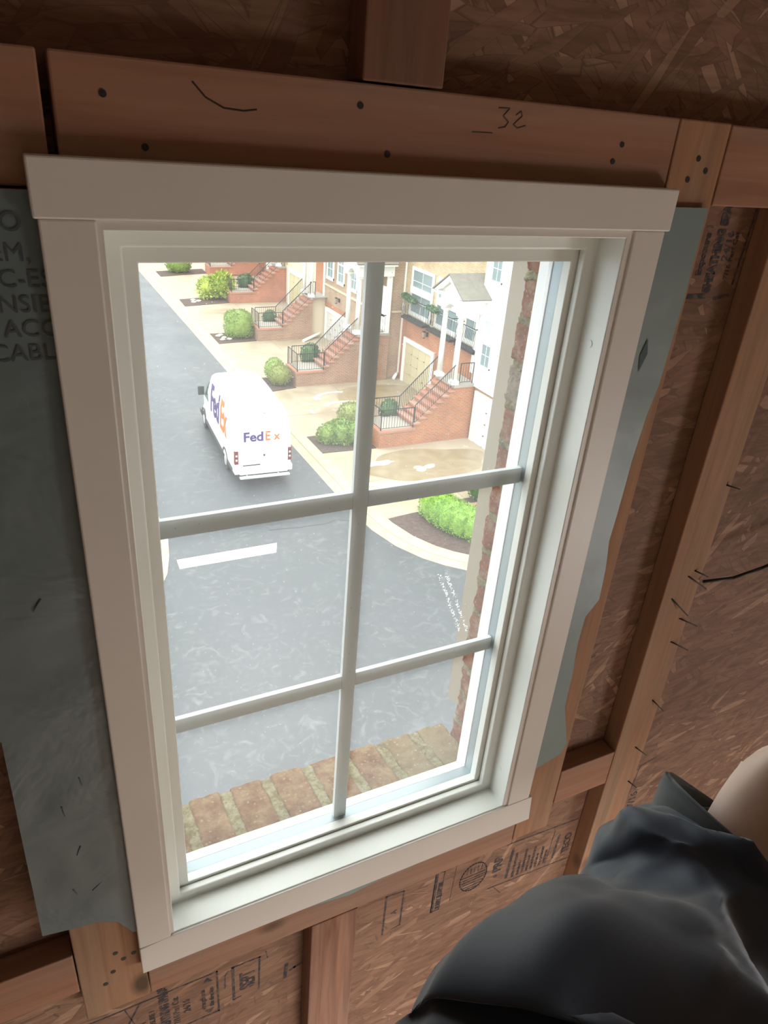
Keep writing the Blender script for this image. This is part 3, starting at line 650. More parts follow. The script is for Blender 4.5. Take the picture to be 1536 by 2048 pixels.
bm = bmesh.new(); PRISM(bm, [(3.10, 17.31), (6.07, 17.30), (5.88, 16.79), (3.08, 16.82)], 2, G, G + 0.006)
struct(obj('stop_line', bm, RPAINT), 'white painted bar across the left lane')
bm = bmesh.new(); cr_ = [(6.1, 18.1), (6.44, 18.08), (7.06, 17.97), (7.5, 17.97), (7.9, 17.93), (8.32, 18.07), (8.8, 17.84)]
for (x0_, y0_), (x1_, y1_) in zip(cr_, cr_[1:]):
    bm.faces.new([bm.verts.new(p) for p in ((x0_, y0_ - 0.012, G + 0.004), (x1_, y1_ - 0.012, G + 0.004), (x1_, y1_ + 0.012, G + 0.004), (x0_, y0_ + 0.012, G + 0.004))])
struct(obj('road_crack', bm, VANB), 'dark sealed crack across the asphalt')
tag(box('planter_edge', 12.35, 14.2, 17.36, 17.52, G, G + 0.12, BR_RED), 'low red brick edging beyond the corner hedge beside the shutter', 'edging')
# wet patches and joints on the driveways
def blob(name, cx, cy, rx, ry, m, z, seed, label, rot=0.0, irr=0.25, ring=0.0):
    bm = bmesh.new(); out = []; inn = []
    for i in range(40):
        a = 2 * PI * i / 40; rr = 1 + irr * mn.noise(Vector((math.cos(a) * 1.3, math.sin(a) * 1.3, seed)))
        def P(q):
            x, y = math.cos(a) * rx * rr * q, math.sin(a) * ry * rr * q
            return bm.verts.new((cx + x * math.cos(rot) - y * math.sin(rot), cy + x * math.sin(rot) + y * math.cos(rot), z))
        out.append(P(1)); 
        if ring: inn.append(P(ring))
    if ring:
        for i in range(40):
            if ring > 0 and (i % 40) in range(0, 40): bm.faces.new((out[i], out[(i + 1) % 40], inn[(i + 1) % 40], inn[i]))
    else: bm.faces.new(out)
    return struct(obj(name, bm, m), label)
PALEW = mat('pale_driveway_white', (0.74, 0.70, 0.60), 0.8)
blob('wet_patch', 13.4, 21.0, 2.6, 1.35, WETC, G + 0.034, 2, 'damp brownish patch on the near driveway')
blob('wet_patch', 15.2, 28.6, 2.6, 1.5, WETC, G + 0.034, 5, 'damp patch before the cream garage')
blob('pale_patch', 13.0, 20.7, 0.42, 0.22, PALEW, G + 0.038, 9, 'small pale spot on the near driveway', 0.3, 0.9)  # irregular patches of paler colour over the concrete
blob('pale_patch', 11.2, 19.8, 0.8, 0.3, PALEW, G + 0.038, 11, 'pale streak near the curb on the near driveway', -0.2, 0.9)
blob('pale_patch', 11.6, 21.6, 0.6, 0.2, PALEW, G + 0.038, 14, 'pale streak beside the near planter wall', 0.1, 0.9)
for (cx_, cy_, q) in ((12.9, 27.6, 0.0), (13.0, 28.9, 0.2)):  # pale colour draws the white highlights of the wet concrete
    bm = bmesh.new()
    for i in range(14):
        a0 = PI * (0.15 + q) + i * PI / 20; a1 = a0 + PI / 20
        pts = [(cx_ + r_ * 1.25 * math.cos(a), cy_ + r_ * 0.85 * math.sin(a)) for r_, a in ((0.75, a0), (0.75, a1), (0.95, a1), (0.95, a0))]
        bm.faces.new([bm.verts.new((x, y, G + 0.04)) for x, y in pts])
    struct(obj('highlight_arc', bm, PALEW), 'pale arc painted as a wet highlight on the driveway')
bm = bmesh.new()
for (xa, ya, xb, yb) in ((9.9, 20.3, 16.3, 20.3), (13.2, 17.6, 13.2, 22.85), (9.9, 27.2, 17.2, 27.2), (13.4, 24.7, 13.4, 30.7), (9.9, 34.5, 16.4, 34.5), (13.0, 32.3, 13.0, 38.8), (9.9, 44, 17, 44), (13.5, 40.5, 13.5, 48), (9.95, 17.62, 13.2, 17.62), (9.85, 18, 9.85, 60)):
    w_ = 0.012
    if xa == xb: PRISM(bm, [(xa - w_, ya), (xa + w_, ya), (xa + w_, yb), (xa - w_, yb)], 2, G + 0.028, G + 0.0345)
    else: PRISM(bm, [(xa, ya - w_), (xb, ya - w_), (xb, ya + w_), (xa, ya + w_)], 2, G + 0.028, G + 0.0345)
struct(obj('driveway_joints', bm, JOINT), 'thin joint lines in the driveways')
# mulch beds
def bed(pts, label):
    bm = bmesh.new(); PRISM(bm, pts, 2, G + 0.02, G + 0.06); return struct(obj('mulch_bed', bm, MULCH), label)
bed([(9.72, 23.1), (12.12, 22.95), (12.12, 24.9), (9.78, 24.75)], 'mulch bed in front of the nearest planter wall')
bed([(10.05, 30.35), (11.55, 30.65), (11.6, 32.4), (10.15, 32.4)], 'mulch bed by the second staircase')
bed([(9.95, 38.7), (12.2, 38.9), (12.2, 40.9), (9.98, 40.8)], 'mulch bed by the third staircase')
bed([(10.12, 47.7), (13.25, 48.35), (13.3, 50.3), (10.2, 49.7)], 'mulch bed by the fourth staircase')
bed([(10.5, 57.5), (14.3, 58.6), (14.3, 60.4), (10.5, 59.5)], 'mulch bed by the farthest visible staircase')
bed([(9.84, 17.50), (10.9, 17.62), (13.4, 17.55), (13.9, 14.0), (12.6, 13.95), (11.75, 14.28), (11.1, 14.72), (10.65, 15.15), (10.25, 15.75), (9.98, 16.5)], 'mulch bed at the street corner')
bed([(12.2, 17.62), (14.0, 17.62), (14.0, 18.0), (12.4, 18.0)], 'narrow planting strip beyond the corner bed')
# ---- shrubs: leafy clumps of many small leaf cards over a core
def shrub(name, c, rad, m, label, cat='shrub', n=1500, leaf=0.07, boxy=1.0, pathpts=None, group=None, spiky=0.0):
    bm = bmesh.new(); c = Vector(c); core = []
    def P(a, b_):   # superellipsoid
        def s(v, e): return math.copysign(abs(v) ** e, v)
        e = boxy
        return Vector((s(math.cos(b_), e) * s(math.cos(a), e) * rad[0], s(math.cos(b_), e) * s(math.sin(a), e) * rad[1], s(math.sin(b_), e) * rad[2]))
    pts = pathpts or [(0, 0, 0)]
    for pp in pts:
        off = Vector(pp)
        ico = bmesh.new(); bmesh.ops.create_icosphere(ico, subdivisions=3, radius=1.0); mp = {}
        for v in ico.verts:
            a = math.atan2(v.co.y, v.co.x); b_ = math.asin(max(-1, min(1, v.co.z)))
            q = P(a, b_) * (0.9 + 0.1 * mn.noise(v.co * 3 + off * 2)); mp[v] = bm.verts.new(c + off + q)
        for f in ico.faces: g_ = bm.faces.new([mp[v] for v in f.verts]); g_.smooth = True
        ico.free()
    for i in range(n):
        off = Vector(random.choice(pts)); a = random.uniform(0, 2 * PI); b_ = math.asin(random.uniform(-0.75, 1))
        q = P(a, b_); k_ = 0.97 + 0.09 * mn.noise(q * 5) + random.uniform(-0.05, 0.06 + spiky)
        p = c + off + q * k_; nrm = q.normalized()
        tdir = (nrm + Vector((random.uniform(-1, 1), random.uniform(-1, 1), random.uniform(-0.3, 1))) * 0.9).normalized()
        sd = tdir.cross(Vector((random.uniform(-1, 1), random.uniform(-1, 1), random.uniform(-1, 1)))).normalized()
        L = leaf * random.uniform(0.7, 1.3)
        v = [bm.verts.new(p), bm.verts.new(p + tdir * L * 0.5 + sd * L * 0.28), bm.verts.new(p + tdir * L), bm.verts.new(p + tdir * L * 0.5 - sd * L * 0.28)]
        bm.faces.new(v)
    me = bpy.data.meshes.new(name); bm.to_mesh(me); bm.free()
    return tag(link(name, me, m), label, cat, group)
shrub('shrub', (10.95, 23.95, G + 0.42), (0.55, 0.42, 0.45), L_GREEN, 'low bright green bushy shrub in the near mulch bed left of the planter wall', n=3200, leaf=0.10, pathpts=[(-0.35, 0.1, -0.05), (0.0, -0.1, 0), (0.4, -0.15, -0.02), (0.1, 0.2, 0.03)])
shrub('shrub', (12.0, 25.15, G + 0.62), (0.62, 0.55, 0.55), L_OLIVE, 'round olive shrub behind the bright green one in the near bed', n=1800, leaf=0.07)
shrub('shrub', (10.95, 31.25, G + 0.5), (0.5, 0.45, 0.52), L_OLIVE, 'round clipped shrub right beside the second planter wall', n=1500, leaf=0.06)
shrub('shrub', (10.95, 32.05, G + 0.55), (0.48, 0.45, 0.55), L_GREEN, 'round shrub behind its twin in the second mulch bed', n=1200, leaf=0.06)
shrub('shrub', (11.45, 39.95, G + 0.75), (0.78, 0.75, 0.78), L_GREEN, 'big boxy clipped green shrub by the third staircase', n=3000, leaf=0.07, boxy=0.7)
shrub('shrub', (12.75, 49.6, G + 0.7), (0.65, 0.6, 0.6), L_YEL, 'loose yellow green shrub by the fourth staircase', n=1500, leaf=0.22, pathpts=[(-0.5, 0.2, 0), (0.1, 0, 0.15), (0.35, 0.1, 0.35)], spiky=0.25)
shrub('shrub', (12.2, 59.2, G + 0.8), (0.95, 0.8, 0.85), L_GREEN, 'green shrub at the far upper left of the view', n=1500, leaf=0.1, boxy=0.8)
shrub('shrub', (13.5, 24.75, G + 0.85), (0.38, 0.35, 0.45), L_DARK, 'dark green shrub behind the railing of the nearest staircase', n=700, leaf=0.08)
shrub('shrub', (13.0, 32.6, G + 0.95), (0.5, 0.4, 0.6), L_DARK, 'dark shrub behind the railing of the second staircase', n=900, leaf=0.08)
shrub('shrub', (13.55, 40.7, G + 0.85), (0.4, 0.35, 0.45), L_DARK, 'dark shrub behind the railing of the third staircase', n=600, leaf=0.08)
shrub('shrub', (14.9, 50.1, G + 1.0), (0.55, 0.4, 0.6), L_DARK, 'dark shrub behind the railing of the fourth staircase', n=600, leaf=0.1)
shrub('hedge', (11.55, 17.0, G + 0.48), (0.56, 0.5, 0.5), L_HEDGE, 'curved bright green clipped hedge in the corner mulch bed', 'hedge', n=13000, leaf=0.055, boxy=0.75,
      pathpts=[(-0.05, 0.15, 0.0), (0.0, -0.25, 0), (0.08, -0.65, 0), (0.25, -1.05, 0), (0.5, -1.4, 0), (0.85, -1.7, -0.02), (1.25, -1.95, -0.02), (1.7, -2.15, -0.02)])
shrub('shrub', (13.6, 17.75, G + 0.5), (0.42, 0.4, 0.5), L_DARK, 'dark clipped shrub beyond the corner hedge, half hidden by the shutter', n=900, leaf=0.06)
for (x, y, z) in ((10.35, 39.3, 0), (10.55, 39.7, 0), (10.3, 40.1, 0), (10.75, 39.35, 0), (10.5, 40.3, 0)):
    bm = bmesh.new(); bmesh.ops.create_icosphere(bm, subdivisions=2, radius=0.14)
    for v in bm.verts: v.co = Vector((v.co.x * 1.2, v.co.y, v.co.z * 0.5)) * (1 + 0.2 * mn.noise(v.co * 9 + Vector((x, y, 0)))) + Vector((x, y, G + 0.1))
    tag(obj('stone', bm, STONE), 'pale stone lying in the mulch by the third staircase', 'stone', 'stones in the third mulch bed')
for (x, y) in ((10.9, 48.6), (11.3, 48.9), (11.0, 49.2)):
    bm = bmesh.new(); bmesh.ops.create_icosphere(bm, subdivisions=2, radius=0.16)
    for v in bm.verts: v.co = Vector((v.co.x * 1.2, v.co.y, v.co.z * 0.5)) * (1 + 0.2 * mn.noise(v.co * 9 + Vector((x, y, 0)))) + Vector((x, y, G + 0.1))
    tag(obj('stone', bm, STONE), 'pale stone lying in the mulch by the fourth staircase', 'stone', 'stones in the fourth mulch bed')

# ============================================================ ENTRANCE STAIRCASES
def railing(parent, pts, h=0.85, step=0.115, posts=True):
    """pts: polyline of foot points"""
    bm = bmesh.new()
    for a, b_ in zip(pts, pts[1:]):
        a = Vector(a); b_ = Vector(b_); d = b_ - a; n_ = max(2, int(d.length / step)); up_ = Vector((0, 0, 1))
        TUBE(bm, a + up_ * h, b_ + up_ * h, 0.022, n=6); TUBE(bm, a + up_ * 0.08, b_ + up_ * 0.08, 0.012, n=5)
        for i in range(n_ + 1):
            p = a + d * i / n_; TUBE(bm, p + up_ * (0 if i in (0, n_) else 0.08), p + up_ * h, 0.022 if i in (0, n_) else 0.0085, n=5)
    return obj('railing', bm, IRON, parent)
def column(parent, x, y, z0, z1, r_=0.12):
    bm = bmesh.new(); BX(bm, x - r_ * 1.35, x + r_ * 1.35, y - r_ * 1.35, y + r_ * 1.35, z0, z0 + 0.14); TUBE(bm, (x, y, z0 + 0.14), (x, y, z0 + 0.2), r_ * 1.2, r_ * 1.1, 20)
    TUBE(bm, (x, y, z0 + 0.2), (x, y, z1 - 0.16), r_, r_ * 0.82, 20); TUBE(bm, (x, y, z1 - 0.16), (x, y, z1 - 0.1), r_ * 0.9, r_ * 1.2, 20)
    BX(bm, x - r_ * 1.3, x + r_ * 1.3, y - r_ * 1.3, y + r_ * 1.3, z1 - 0.1, z1)
    return obj('column', bm, WHITE, parent)
def staircase(Y, x0, xs0, xtop, xend, brick, label, D=1.5, nst=7, coping=None, zp=-7.8):
    """Y: y of the wall facing us; x0 landing front; xs0 first step; xtop porch edge; xend back wall"""
    t = empty('entrance_staircase', (x0, Y, G))
    def part(name, bm, m, sm=False):
        for v in bm.verts: v.co -= Vector((x0, Y, G))
        return obj(name, bm, m, t, sm)
    zl_ = -9.45
    run = (xtop - xs0) / nst; rise = (zp - zl_) / (nst + 1)
    prof = [(x0 + 0.02, G), (xend, G), (xend, zp - 0.12), (xtop, zp - 0.12)]
    for i in range(nst - 1, -1, -1):
        zt_ = zl_ + rise * (i + 1); prof += [(xs0 + run * (i + 1), zt_ - 0.06), (xs0 + run * i, zt_ - 0.06)]
    prof += [(xs0, zl_ - 0.1), (x0 + 0.02, zl_ - 0.1)]
    P2 = []
    for p in prof:
        if not P2 or (abs(p[0] - P2[-1][0]) + abs(p[1] - P2[-1][1])) > 1e-4: P2.append(p)
    bm = bmesh.new(); PRISM(bm, P2, 1, Y + 0.02, Y + D); part('side_wall', bm, brick)
    for i in range(nst):
        zt_ = zl_ + rise * (i + 1); bm = bmesh.new()
        BX(bm, xs0 + run * i - 0.06, xs0 + run * (i + 1) + 0.01, Y - 0.035, Y + D + 0.01, zt_ - 0.075, zt_, 0, 0.012); part('tread', bm, TREAD)
    bm = bmesh.new(); BX(bm, x0, xs0 + 0.05, Y - 0.02, Y + 0.16, zl_ - 0.1, zl_, 0, 0.01); BX(bm, x0, x0 + 0.18, Y + 0.16, Y + D, zl_ - 0.1, zl_, 0, 0.01); part('coping', bm, coping or TREAD)
    bm = bmesh.new(); BX(bm, x0 + 0.18, xs0, Y + 0.16, Y + D, zl_ - 0.09, zl_ - 0.02); part('landing', bm, LANDM)
    bm = bmesh.new(); BX(bm, xtop - 0.06, xend, Y - 0.02, Y + D + 0.01, zp - 0.12, zp); part('porch_floor', bm, LANDM)
    off = Vector((x0, Y, G))
    def R(pts): 
        o = railing(t, [Vector(p) - off for p in pts]); return o
    R([(xs0 - 0.05, Y + 0.08, zl_), (x0 + 0.09, Y + 0.08, zl_), (x0 + 0.09, Y + D - 0.1, zl_)])
    R([(xs0, Y + 0.08, zl_ + 0.1), (xtop - 0.02, Y + 0.08, zp - 0.02)])
    R([(x0 + 0.3, Y + D - 0.06, zl_), (xs0, Y + D - 0.06, zl_), (xtop, Y + D - 0.06, zp)])
    R([(xtop + 0.2, Y + 0.08, zp), (xend - 0.15, Y + 0.08, zp)])
    return tag(t, label, 'staircase', None)
def porch(Y, xf, xb, zb, zt, label, D=1.5, gable=True, vis_rail=True):
    t = empty('porch', (xf, Y, zb)); off = Vector((xf, Y, zb))
    def part(name, bm, m, sm=False):
        for v in bm.verts: v.co -= off
        return obj(name, bm, m, t, sm)
    for (x, y) in ((xf + 0.16, Y + 0.17), (xf + 0.16, Y + D - 0.17)):
        o = column(t, x, y, zb, zt); o.location = -off
    for (x, y) in ((xb - 0.12, Y + 0.15), (xb - 0.12, Y + D - 0.15)):
        bm = bmesh.new(); BX(bm, x - 0.1, x + 0.1, y - 0.1, y + 0.1, zb, zt); part('pilaster', bm, WHITE)
    # beams, front one arched
    bm = bmesh.new(); n_ = 16; pts = [(Y - 0.08, zt), (Y + 0.28, zt)]
    a0, a1 = Y + 0.32, Y + D - 0.32
    for i in range(n_ + 1):
        q = i / n_; pts.append((a0 + (a1 - a0) * q, zt + 0.04 + 0.2 * math.sin(PI * q)))
    pts += [(Y + D - 0.28, zt), (Y + D + 0.08, zt), (Y + D + 0.08, zt + 0.5), (Y - 0.08, zt + 0.5)]
    PRISM(bm, pts, 0, xf, xf + 0.3); part('front_beam', bm, WHITE)
    bm = bmesh.new(); BX(bm, xf + 0.3, xb, Y - 0.05, Y + 0.2, zt, zt + 0.5); part('side_beam', bm, WHITE); bm = bmesh.new(); BX(bm, xf + 0.3, xb, Y + D - 0.2, Y + D + 0.05, zt, zt + 0.5); part('side_beam', bm, WHITE)
    bm = bmesh.new(); BX(bm, xf + 0.3, xb, Y + 0.2, Y + D - 0.2, zt + 0.25, zt + 0.3); part('porch_ceiling', bm, WHITE)
    ze = zt + 0.5; yc = Y + D / 2; hw = D / 2 + 0.36; zr = ze + 0.75
    bm = bmesh.new(); PRISM(bm, [(yc - hw, ze), (yc + hw, ze), (yc + hw, ze + 0.10), (yc - hw, ze + 0.10)], 0, xf - 0.2, xb); part('cornice', bm, WHITE)
    if gable:
        bm = bmesh.new()   # pediment: outer white triangle frame with recessed panel
        PRISM(bm, [(yc - hw + 0.05, ze + 0.10), (yc + hw - 0.05, ze + 0.10), (yc, zr)], 0, xf - 0.02, xf + 0.05); part('pediment_panel', bm, mat('pediment_grey', (0.5, 0.48, 0.42), 0.7) if 'pediment_grey' not in bpy.data.materials else bpy.data.materials['pediment_grey'])
        bm = bmesh.new()
        for s_ in (-1, 1):
            PRISM(bm, [(yc + s_ * hw, ze + 0.08), (yc, zr + 0.08), (yc, zr - 0.12), (yc + s_ * (hw - 0.24), ze + 0.08)], 0, xf - 0.2, xf + 0.0)
        PRISM(bm, [(yc - hw * 0.45, ze + 0.22), (yc + hw * 0.45, ze + 0.22), (yc, zr - 0.22)], 0, xf - 0.05, xf - 0.02)
        part('rake_boards', bm, WHITE)
        bm = bmesh.new()
        for s_ in (-1, 1):
            PRISM(bm, [(yc + s_ * (hw + 0.04), ze + 0.09), (yc, zr + 0.09), (yc, zr + 0.14), (yc + s_ * (hw + 0.07), ze + 0.13)], 0, xf - 0.25, xb)
        part('roof', bm, SHING)
    return tag(t, label, 'porch')
staircase(22.88, 12.15, 13.72, 15.42, 16.38, BR_RED, 'orange red brick entrance stairs with black railings right of the grille, nearest in the street')
porch(22.88, 15.25, 17.2, -7.8, -5.0, 'white gabled porch with two columns above the nearest orange brick stairs')
staircase(30.78, 11.58, 13.05, 14.75, 16.4, BR_PINK, 'faded pink brick entrance stairs left of the vertical grille bar, second in the row')
porch(30.78, 14.55, 16.4, -7.8, -5.1, 'white columned porch over the second staircase, cut by the vertical grille bar')
staircase(38.82, 12.23, 13.75, 15.45, 15.5, BR_PINK, 'brown brick entrance stairs before the cream wall, third in the row')
bm = bmesh.new(); BX(bm, 15.5, 16.4, 39.1, 40.3, G, -7.86); tag(obj('plaster_wall', bm, CREAMP), 'cream plastered wall under the third porch beside the white downspout', 'wall')
bm = bmesh.new(); BX(bm, 15.4, 16.4, 38.85, 40.33, -7.85, -7.8); tag(obj('porch_slab', bm, LANDM), 'thin pale porch slab on top of the cream plastered wall', 'slab')
porch(38.82, 15.3, 16.9, -7.8, -5.0, 'white columned porch over the third staircase, at the top edge of the view')
staircase(48.22, 13.3, 14.95, 16.7, 17.25, BR_SALM, 'salmon red brick entrance stairs with a tall side wall, fourth in the row')
porch(48.22, 16.55, 18.6, -7.8, -5.0, 'white porch above the salmon red fourth staircase, out of sight over the frame')
staircase(57.4, 14.2, 16.0, 17.7, 18.6, BR_SALM, 'farthest salmon brick staircase wall at the top left of the view')

# ============================================================ TOWNHOUSES
def house(name, label): return tag(empty(name, (17.2, 0, G)), label, 'house')
def hp(parent, name, x0, x1, y0, y1, z0, z1, m, par=None):
    bm = bmesh.new(); BX(bm, x0, x1, y0, y1, z0, z1)
    for v in bm.verts: v.co -= Vector((17.2, 0, G))
    return obj(name, bm, m, par or parent)
def hwindow(h, xf, y0, y1, z0, z1, pane=None, fr=0.07):
    """window on a facade facing -x at x=xf; double hung"""
    f = bmesh.new()
    BX(f, xf - 0.06, xf, y0 - fr, y0, z0 - fr, z1 + fr); BX(f, xf - 0.06, xf, y1, y1 + fr, z0 - fr, z1 + fr)
    BX(f, xf - 0.06, xf, y0, y1, z1, z1 + fr); BX(f, xf - 0.08, xf, y0 - fr, y1 + fr, z0 - fr - 0.03, z0)
    zm = (z0 + z1) / 2; BX(f, xf - 0.05, xf, y0, y1, zm - 0.04, zm + 0.04)
    ym = (y0 + y1) / 2
    BX(f, xf - 0.035, xf, ym - 0.012, ym + 0.012, z0, z1)
    for q in (0.25, 0.75): BX(f, xf - 0.035, xf, y0, y1, z0 + (z1 - z0) * q - 0.012, z0 + (z1 - z0) * q + 0.012)
    for v in f.verts: v.co -= Vector((17.2, 0, G))
    o = obj('window', f, WHITE, h)
    hp(h, 'pane', xf - 0.03, xf - 0.012, y0, y1, zm, z1, pane or BLIND, o); hp(h, 'pane', xf - 0.03, xf - 0.012, y0, y1, z0, zm, WPANE if pane is None else pane, o)
def garage(h, xf, y0, y1, z0, z1, m, trimm=None):
    trimm = trimm or WHITE
    bm = bmesh.new()
    BX(bm, xf - 0.06, xf + 0.02, y0 - 0.22, y0, z0, z1 + 0.2); BX(bm, xf - 0.06, xf + 0.02, y1, y1 + 0.22, z0, z1 + 0.2); BX(bm, xf - 0.06, xf + 0.02, y0, y1, z1, z1 + 0.2)
    for v in bm.verts: v.co -= Vector((17.2, 0, G))
    d = obj('garage_door_frame', bm, trimm, h)
    bm = bmesh.new(); BX(bm, xf + 0.0, xf + 0.06, y0, y1, z0, z1)
    hgt = (z1 - z0) / 4
    for r_ in range(4):
        BX(bm, xf - 0.012, xf + 0.01, y0 + 0.02, y1 - 0.02, z0 + hgt * r_ + 0.0, z0 + hgt * r_ + 0.05)
        for c_ in range(5):
            yy = y0 + (y1 - y0) * c_ / 4; BX(bm, xf - 0.012, xf + 0.01, max(y0, yy - 0.05), min(y1, yy + 0.05), z0, z1) if r_ == 0 else None
    for v in bm.verts: v.co -= Vector((17.2, 0, G))
    obj('garage_door', bm, m, h)
# H0: white siding bay, brick below, white garage
h0 = house('townhouse', 'white sided townhouse bay with a white garage at the right edge beside the shutter')
hp(h0, 'bay', 16.3, 18.0, 17.0, 23.12, -7.82, 1.5, SIDING)
hp(h0, 'brick_base', 16.38, 18.0, 14.0, 22.86, G, -7.82, BR_PINK)
hp(h0, 'bay_soffit', 16.28, 16.4, 17.0, 23.14, -7.9, -7.80, WHITE)
hp(h0, 'main_block', 18.0, 27.0, 8.0, 23.12, G, 1.5, BR_RED)
for (ya, yb) in ((22.04, 22.61), (20.79, 21.37), (19.5, 20.1)):
    for za in (-6.92, -4.65):
        hwindow(h0, 16.3, ya, yb, za, za + 1.74) if za < -5 else hwindow(h0, 16.3, ya, yb, -3.66, -1.9)
garage(h0, 16.36, 19.7, 22.55, G, -8.25, GARWHT)
# H1
h1 = house('townhouse', 'orange brick townhouse with cream garage and balconettes, right of the vertical grille bar')
hp(h1, 'lower_wall', 17.2, 26, 23.12, 31.0, G, -6.82, BR_RED); hp(h1, 'upper_wall', 17.22, 26, 23.12, 31.0, -6.82, 1.5, BR_YEL)
hp(h1, 'string_course', 17.14, 17.24, 23.12, 31.0, -6.87, -6.78, CREAM)
garage(h1, 17.18, 27.86, 30.42, G, -8.15, GARCRM, WHITE)
def balconette(h, y0, y1, xf=17.2):
    hwindow(h, xf, y0 + 0.1, y1 - 0.1, -6.6, -4.7, WPANE, 0.14)
    hp(h, 'valance', xf - 0.1, xf, y0 + 0.0, y1 - 0.0, -5.75, -5.45, WHITE)
    o = hp(h, 'balcony_floor', xf - 0.45, xf, y0 - 0.05, y1 + 0.05, -6.95, -6.83, IRON)
    bm = bmesh.new(); n_ = 18
    c = [Vector((xf, y0, -6.83)), Vector((xf - 0.4, y0, -6.83)), Vector((xf - 0.4, y1, -6.83)), Vector((xf, y1, -6.83))]
    for a, b_ in zip(c, c[1:]):
        k_ = max(3, int((b_ - a).length / 0.11))
        for i in range(k_ + 1):
            p = a + (b_ - a) * i / k_; nn = Vector((-1, 0, 0)) if abs(b_.y - a.y) > 0.1 else Vector((0, 0, 0))
            q1 = p + Vector((0, 0, 0.3)) + nn * 0.1; TUBE(bm, p, q1, 0.009, n=5); TUBE(bm, q1, p + Vector((0, 0, 0.9)), 0.009, n=5)
        TUBE(bm, a + Vector((0, 0, 0.9)), b_ + Vector((0, 0, 0.9)), 0.02, n=6)
    for v in bm.verts: v.co -= Vector((17.2, 0, G))
    obj('railing', bm, IRON, h)
balconette(h1, 28.35, 30.35); balconette(h1, 25.9, 27.9); balconette(h1, 24.0, 25.4)
shrub('garland', (16.82, 29.75, -5.98), (0.13, 0.3, 0.12), L_DARK, 'green garland hung on the balconette railing left of the near porch', 'garland', n=700, leaf=0.09, pathpts=[(0, -0.3, 0.0), (0, 0.1, 0.02), (0, 0.45, 0.06)])
shrub('garland', (16.82, 27.6, -5.95), (0.13, 0.3, 0.12), L_DARK, 'green garland on the balconette half hidden by the near porch roof', 'garland', n=400, leaf=0.09, pathpts=[(0, -0.2, 0.0), (0, 0.2, 0.02)])
def lantern(x, y, z, label):
    t = empty('wall_lantern', (x, y, z)); bm = bmesh.new(); BX(bm, 0, 0.06, -0.05, 0.05, -0.1, 0.1); TUBE(bm, (0.0, 0, 0.08), (-0.14, 0, 0.16), 0.012); TUBE(bm, (-0.14, 0, 0.16), (-0.14, 0, 0.12), 0.10, 0.03, 6)
    TUBE(bm, (-0.14, 0, -0.16), (-0.14, 0, -0.13), 0.06, 0.07, 6)
    obj('bracket', bm, IRON, t); bm = bmesh.new(); TUBE(bm, (-0.14, 0, -0.13), (-0.14, 0, 0.12), 0.06, 0.09, 6); obj('lamp_glass', bm, mat('lantern_glass', (0.3, 0.25, 0.2), 0.2), t)
    return tag(t, label, 'wall lamp')
lantern(17.12, 28.45, -7.3, 'dark lantern on the orange brick above the cream garage door')
lantern(16.32, 37.04, -7.6, 'dark lantern on the tan brick beside the second porch')
# H2
h2 = house('townhouse', 'tan brick townhouse behind the second staircase with a grey white garage')
hp(h2, 'wall', 16.4, 26, 31.0, 39.4, G, 1.5, BR_TAN); hp(h2, 'string_course', 16.34, 16.44, 31.0, 39.4, -7.16, -7.06, CREAM)
hp(h2, 'string_course', 16.5, 17.3, 30.96, 31.02, -6.86, -6.78, CREAM)
hp(h2, 'lintel_band', 16.37, 16.42, 36.2, 39.2, -8.3, -8.08, BR_RED)
garage(h2, 16.38, 36.2, 38.75, G, -8.55, GARGRY)
for (ya, yb) in ((38.1, 38.85), (36.6, 37.3), (34.9, 35.5)): hwindow(h2, 16.4, ya, yb, -6.6, -4.8, WPANE, 0.13)
hp(h2, 'front_door', 16.34, 16.4, 31.2, 32.1, -7.8, -5.7, WHITE)
# H3
h3 = house('townhouse', 'cream and brick townhouse behind the third staircase at the top edge')
hp(h3, 'wall', 17.3, 26, 39.4, 48.2, G, 1.5, CREAMP); hp(h3, 'garage_surround', 17.2, 17.32, 42.8, 48.2, G, -7.7, CREAMP)
garage(h3, 17.17, 44.2, 47.4, G, -8.0, GARCRM)
hp(h3, 'front_door', 16.9, 17.3, 39.45, 40.4, -7.8, -5.7, mat('door_grey', (0.35, 0.36, 0.4), 0.5)); hp(h3, 'porch_wall', 16.9, 17.3, 40.4, 42, G, -4.5, BR_RED)
# H4, H5
h4 = house('townhouse', 'pale townhouse behind the salmon fourth staircase')
hp(h4, 'wall', 18.6, 27, 48.2, 57.3, G, 1.5, BR_TAN); garage(h4, 18.55, 53.4, 56.4, G, -8.0, GARWHT)
h5 = house('townhouse', 'farthest brick townhouse glimpsed at the top left of the view')
hp(h5, 'wall', 18.6, 27, 57.3, 75, G, 1.5, BR_SALM)
# downspouts
def downspout(x, y, z1, label, kick):
    t = empty('downspout', (x, y, G)); bm = bmesh.new(); BX(bm, -0.1, 0.0, -0.06, 0.06, 0.25, z1 - G, 0, 0.01); obj('pipe', bm, WHITE, t)
    bm = bmesh.new(); p0 = Vector((-0.05, 0, 0.28)); p1 = Vector(kick)
    TUBE(bm, p0, p1, 0.085, 0.085, 8); obj('outlet', bm, WHITE, t)
    return tag(t, label, 'downspout')
downspout(16.4, 39.28, 1.0, 'white downspout with a long slanted outlet beside the third porch', (-1.65, -1.05, 0.1))
downspout(17.2, 31.05, 1.0, 'white downspout in the corner by the cream garage', (-0.4, -0.3, 0.08))

